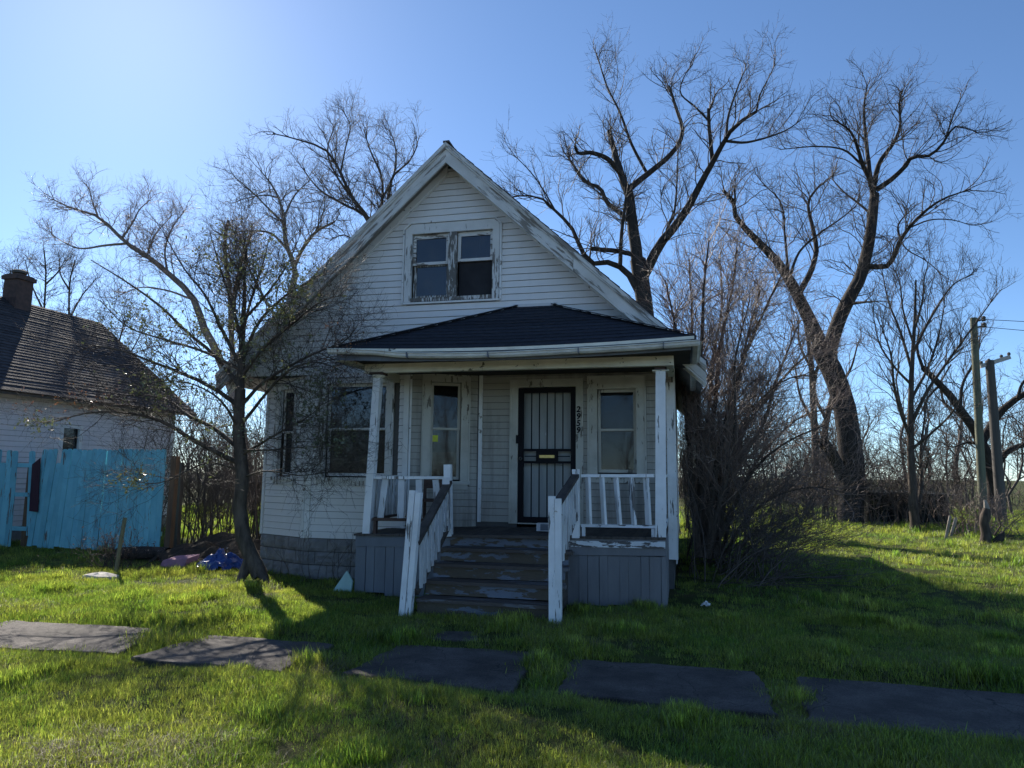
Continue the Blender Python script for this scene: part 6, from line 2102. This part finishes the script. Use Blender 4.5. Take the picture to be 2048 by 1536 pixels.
def scrub(name, label, n, xr, yr, hr, mat):
    x_, y_, h_ = wr.uniform(*xr, n), wr.uniform(*yr, n), wr.uniform(*hr, n)
    m = 26
    b = np.repeat(np.stack([x_, y_, np.zeros(n)], 1), m, 0) + wr.normal(size=(n * m, 3)) * np.array([0.9, 0.6, 0])
    t = b + wr.normal(size=b.shape) * np.array([0.7, 0.5, 0]) + np.stack([np.zeros(n * m), np.zeros(n * m), np.repeat(h_, m) * wr.uniform(0.4, 1.2, n * m)], 1)
    P = np.stack([b, (b + t) / 2 + wr.normal(size=b.shape) * 0.12, t], 1)
    R = np.repeat(np.array([[0.022, 0.016, 0.008]]), n * m, 0)
    c = grow(P, R, 2.6, 0.2, 1.0, lambda L, t: L * 0.5, (0.4, 1.1), 0.1, 0.05, 0.2, 1, 0.8, 0.010, wr)
    o = tubes_mesh(name, [(P, R, 3), (c[0], c[1], 3)], M[mat])
    tag(o, label, kind='stuff')


scrub('far_scrub', 'low scrub along the far edge of the fields', 150, (-45, 70), (50, 62), (1.6, 3.2), 'twig_mid')
wood('far_wood', 'unseen bare wood added behind the viewer to darken the window reflections', 20, (-36, 30), (-36, -24), (6, 10), 'twig_mid', 0.02)  # unseen trees behind the camera, added so the panes reflect less bright sky
scrub('far_scrub', 'unseen scrub and hedges added across the street to darken the window reflections', 36, (-36, 30), (-26, -20), (2.2, 4.2), 'twig_dark')  # unseen too, added below the trees to darken what the windows mirror
# ------------------------------------------------------------------ grass
gr = np.random.default_rng(7)


def blade_tuft(name, n, spread, h0, h1, width, lean, mat, rg_):
    """a tuft of curved blades"""
    base = rg_.normal(size=(n, 2)) * spread
    a = rg_.uniform(0, 2 * np.pi, n)
    d = np.stack([np.cos(a), np.sin(a)], 1)
    s = np.stack([-d[:, 1], d[:, 0]], 1)
    h = rg_.uniform(h0, h1, n)
    ln = rg_.uniform(0.15, 1.0, n) * lean * h
    w = width * rg_.uniform(0.6, 1.3, n)
    V = []
    for t, ww in ((0.0, 1.0), (0.4, 0.95), (0.75, 0.65), (1.0, 0.06)):
        cx_ = base + d * (ln * t ** 1.8)[:, None]
        z = h * (t - 0.25 * (ln / np.maximum(h, 1e-6)) * t ** 2 * 0.6)
        for sg in (-1, 1):
            xy = cx_ + s * (w * ww * 0.5 * sg)[:, None]
            V.append(np.column_stack([xy, z]))
    V = np.stack(V, 1).reshape(-1, 3)
    i = np.arange(n)[:, None] * 8
    Fq = np.concatenate([i + np.array([[k, k + 1, k + 3, k + 2]]) for k in (0, 2, 4)])
    me = bpy.data.meshes.new(name)
    V = V.astype(np.float32)
    me.from_pydata(V.tolist(), [], Fq.tolist())
    bt = me.attributes.new('blade_tone', 'FLOAT', 'POINT')
    bt.data.foreach_set('value', np.repeat(np.clip(rg_.lognormal(0.0, 0.42, n), 0.35, 2.2), 8).astype(np.float32))
    me.materials.append(mat)
    return bpy.data.objects.new(name, me)


tuft_col = bpy.data.collections.new('grass_tufts')
for k in range(5):
    tuft_col.objects.link(blade_tuft('tuft_%d' % k, 34, 0.078, 0.03, 0.110, 0.0056, 0.85, M['blade'], gr))
for k in range(2):
    tuft_col.objects.link(blade_tuft('tuft_%d' % (5 + k), 32, 0.045, 0.08, 0.18, 0.0060, 0.75, M['blade'], gr))
tuft_col.objects.link(blade_tuft('tuft_7', 34, 0.08, 0.02, 0.10, 0.0032, 2.4, M['straw'], gr))


def inside_poly(x, y, poly, grow_=0.0):
    c = np.mean(np.array(poly), 0)
    q = c + (np.array(poly) - c) * (1 + grow_)
    r = np.zeros(len(x), bool)
    n = len(q)
    j = n - 1
    for i in range(n):
        xi, yi, xj, yj = q[i][0], q[i][1], q[j][0], q[j][1]
        cr = ((yi > y) != (yj > y)) & (x < (xj - xi) * (y - yi) / (yj - yi + 1e-12) + xi)
        r ^= cr
        j = i
    return r


def scatter(n, x0, x1, y0, y1):
    return gr.uniform(x0, x1, n), gr.uniform(y0, y1, n)


def in_view(x, y, pad=900):
    P = np.stack([x, y, np.zeros_like(x)], 1)
    px, py = proj(P)
    dep = (P - EYE) @ FW
    return (dep > 0.5) & (px > -pad) & (px < 2048 + pad) & (py < 1536 + 420)


X, Y, S = [], [], []
for (n, x0, x1, y0, y1, sc) in ((40000, -10, 9, 2.2, 5.6, 0.72), (32000, -15, 12, 5.4, 9.0, 0.78), (18500, -21, 16, 9.0, 14.0, 0.85), (17500, -24, 24, 14.0, 24.0, 1.1), (16000, -22, 38, 24.0, 42.0, 1.7)):
    a, b = scatter(n, x0, x1, y0, y1)
    k = in_view(a, b)
    X.append(a[k])
    Y.append(b[k])
    S.append(np.full(k.sum(), sc))
X, Y, S = map(np.concatenate, (X, Y, S))
ok = np.ones(len(X), bool)
for s in SLABS:
    ok &= ~inside_poly(X, Y, s, -0.02)
ok &= ~(inside_poly(X, Y, WALK, -0.05) & (gr.random(len(X)) < 0.95))
ok &= ~((X > XL - 0.05) & (X < XR + 0.05) & (Y > YF - 0.1) & (Y < YB))
ok &= ~((X > -5.75) & (X < -4.0) & (Y > YG - 0.03) & (Y < YB))
ok &= ~((X > PX0) & (X < PX1) & (Y > YP) & (Y < YF))
ok &= ~((X > -3.1) & (X < -1.3) & (Y > 7.98) & (Y < YP))
ok &= ~((X < NX + 0.1) & (Y > NY0) & (Y < NY1))
bare = np.exp(-(((X - 0.9) / 1.0) ** 2 + ((Y - 12.6) / 2.0) ** 2)) + 0.9 * np.exp(-(((X + 8.4) / 1.7) ** 2 + ((Y - 11.9) / 1.1) ** 2)) + 0.8 * np.exp(-(((X - 8.5) / 2.2) ** 2 + ((Y - 22.5) / 1.6) ** 2))
bare += 0.95 * ((Y > 11.0) & (Y < 17) & (X > -11) & (X < -7)) + 0.8 * np.clip((Y - 26.5) / 3, 0, 1) * (X < 10)
bare += 0.55 * np.exp(-(((X + 1.9) / 0.55) ** 2 + ((Y - 4.75) / 0.16) ** 2))
ok &= gr.random(len(X)) > np.clip(bare, 0, 0.97)
clump = value_noise(X, Y, 0.45, 12)
big = value_noise(X, Y, 1.6, 13)
ok &= gr.random(len(X)) > 0.75 * np.clip((0.36 - clump) / 0.2, 0, 1)
# fringe of tufts leaning over the slab edges and growing out of the joints
fx, fy = [], []
for s in SLABS:
    for k in range(4):
        a, b = np.array(s[k]), np.array(s[(k + 1) % 4])
        c = np.mean(np.array(s), 0)
        m = int(np.linalg.norm(b - a) * 26)
        t = gr.random(m)[:, None]
        p = a * (1 - t) + b * t
        d = c - p
        d /= np.linalg.norm(d, axis=1, keepdims=True)
        p = p + d * (gr.normal(size=(m, 1)) * 0.035 - 0.01)
        keep_ = value_noise(p[:, 0], p[:, 1], 0.25, 51) > 0.30
        fx.append(p[keep_, 0])
        fy.append(p[keep_, 1])
fx, fy = np.concatenate(fx), np.concatenate(fy)
n0 = len(X)
X, Y = np.r_[X, fx], np.r_[Y, fy]
S = np.r_[S, np.full(len(fx), 0.62)]
ok = np.r_[ok, np.ones(len(fx), bool)]
fringe = np.arange(len(X)) >= n0
clump = value_noise(X, Y, 0.45, 12)
big = value_noise(X, Y, 1.6, 13)
X, Y, S, clump, big = X[ok], Y[ok], S[ok], clump[ok], big[ok]
scl = S * (0.45 + 0.50 * clump + 0.32 * big) * gr.uniform(0.8, 1.2, len(X))
near_slab = np.zeros(len(X), bool)
for s in SLABS:
    near_slab |= inside_poly(X, Y, s, 0.16)
scl *= np.where(near_slab & ((Y < 5.7) | (Y > 6.3)), 0.45 + 0.85 * value_noise(X, Y, 0.33, 41), 1.0)
# between the slabs the grass stands taller
scl *= np.where((Y > 5.6) & (Y < 6.4), 1.15 + 0.4 * (value_noise(X, Y, 0.3, 31) > 0.6), 1.0)
scl *= np.where((Y > 11.2) & (X < -9.5), 1.2, 1.0)
idx = np.where(clump > 0.80, gr.integers(5, 7, len(X)), gr.integers(0, 5, len(X)))
thatch = np.exp(-(((X + 3.0) / 0.7) ** 2 + ((Y - 3.75) / 0.3) ** 2)) + np.exp(-(((X + 1.75) / 0.5) ** 2 + ((Y - 4.6) / 0.15) ** 2)) * 0.6
idx = np.where(gr.random(len(X)) < 0.04 + 0.22 * (value_noise(X, Y, 0.7, 17) > 0.70) + 0.40 * thatch, 7, idx)
scl = np.where((idx == 7), np.minimum(scl * 1.15, 1.2), scl)
# fringe of long blades flopping over the slab edges
tint = np.clip(0.10 + 0.50 * value_noise(X, Y, 1.1, 21) + 0.45 * value_noise(X, Y, 0.28, 22) + gr.normal(size=len(X)) * 0.20 - 0.10, 0, 1)
Z = gh(X, Y) - 0.02
gm = bpy.data.meshes.new('grass')
gm.vertices.add(len(X))
gm.vertices.foreach_set('co', np.stack([X, Y, Z], 1).astype(np.float32).ravel())
for nm, tp__, arr in (('scl', 'FLOAT', scl), ('tint', 'FLOAT', tint), ('idx', 'INT', idx)):
    at_ = gm.attributes.new(nm, tp__, 'POINT')
    at_.data.foreach_set('value', arr.astype(np.int32 if tp__ == 'INT' else np.float32))
at_ = gm.attributes.new('rot', 'FLOAT_VECTOR', 'POINT')
rot = np.stack([gr.normal(size=len(X)) * 0.10, gr.normal(size=len(X)) * 0.10, gr.uniform(0, 6.283, len(X))], 1)
at_.data.foreach_set('vector', rot.astype(np.float32).ravel())
grass = bpy.data.objects.new('grass', gm)
COL.objects.link(grass)
tag(grass, 'short green lawn grass with taller clumps', kind='stuff')
ng = bpy.data.node_groups.new('grass_scatter', 'GeometryNodeTree')
ng.interface.new_socket('Geometry', in_out='INPUT', socket_type='NodeSocketGeometry')
ng.interface.new_socket('Geometry', in_out='OUTPUT', socket_type='NodeSocketGeometry')
gi, go = ng.nodes.new('NodeGroupInput'), ng.nodes.new('NodeGroupOutput')
iop = ng.nodes.new('GeometryNodeInstanceOnPoints')
ci = ng.nodes.new('GeometryNodeCollectionInfo')
ci.inputs['Collection'].default_value = tuft_col
ci.inputs['Separate Children'].default_value = True
ci.inputs['Reset Children'].default_value = True
iop.inputs['Pick Instance'].default_value = True


def named(nm, dt):
    n = ng.nodes.new('GeometryNodeInputNamedAttribute')
    n.data_type = dt
    n.inputs['Name'].default_value = nm
    return n.outputs[0]


ng.links.new(gi.outputs[0], iop.inputs['Points'])
ng.links.new(ci.outputs[0], iop.inputs['Instance'])
ng.links.new(named('idx', 'INT'), iop.inputs['Instance Index'])
ng.links.new(named('rot', 'FLOAT_VECTOR'), iop.inputs['Rotation'])
ng.links.new(named('scl', 'FLOAT'), iop.inputs['Scale'])
ng.links.new(iop.outputs[0], go.inputs[0])
md = grass.modifiers.new('scatter', 'NODES')
md.node_group = ng
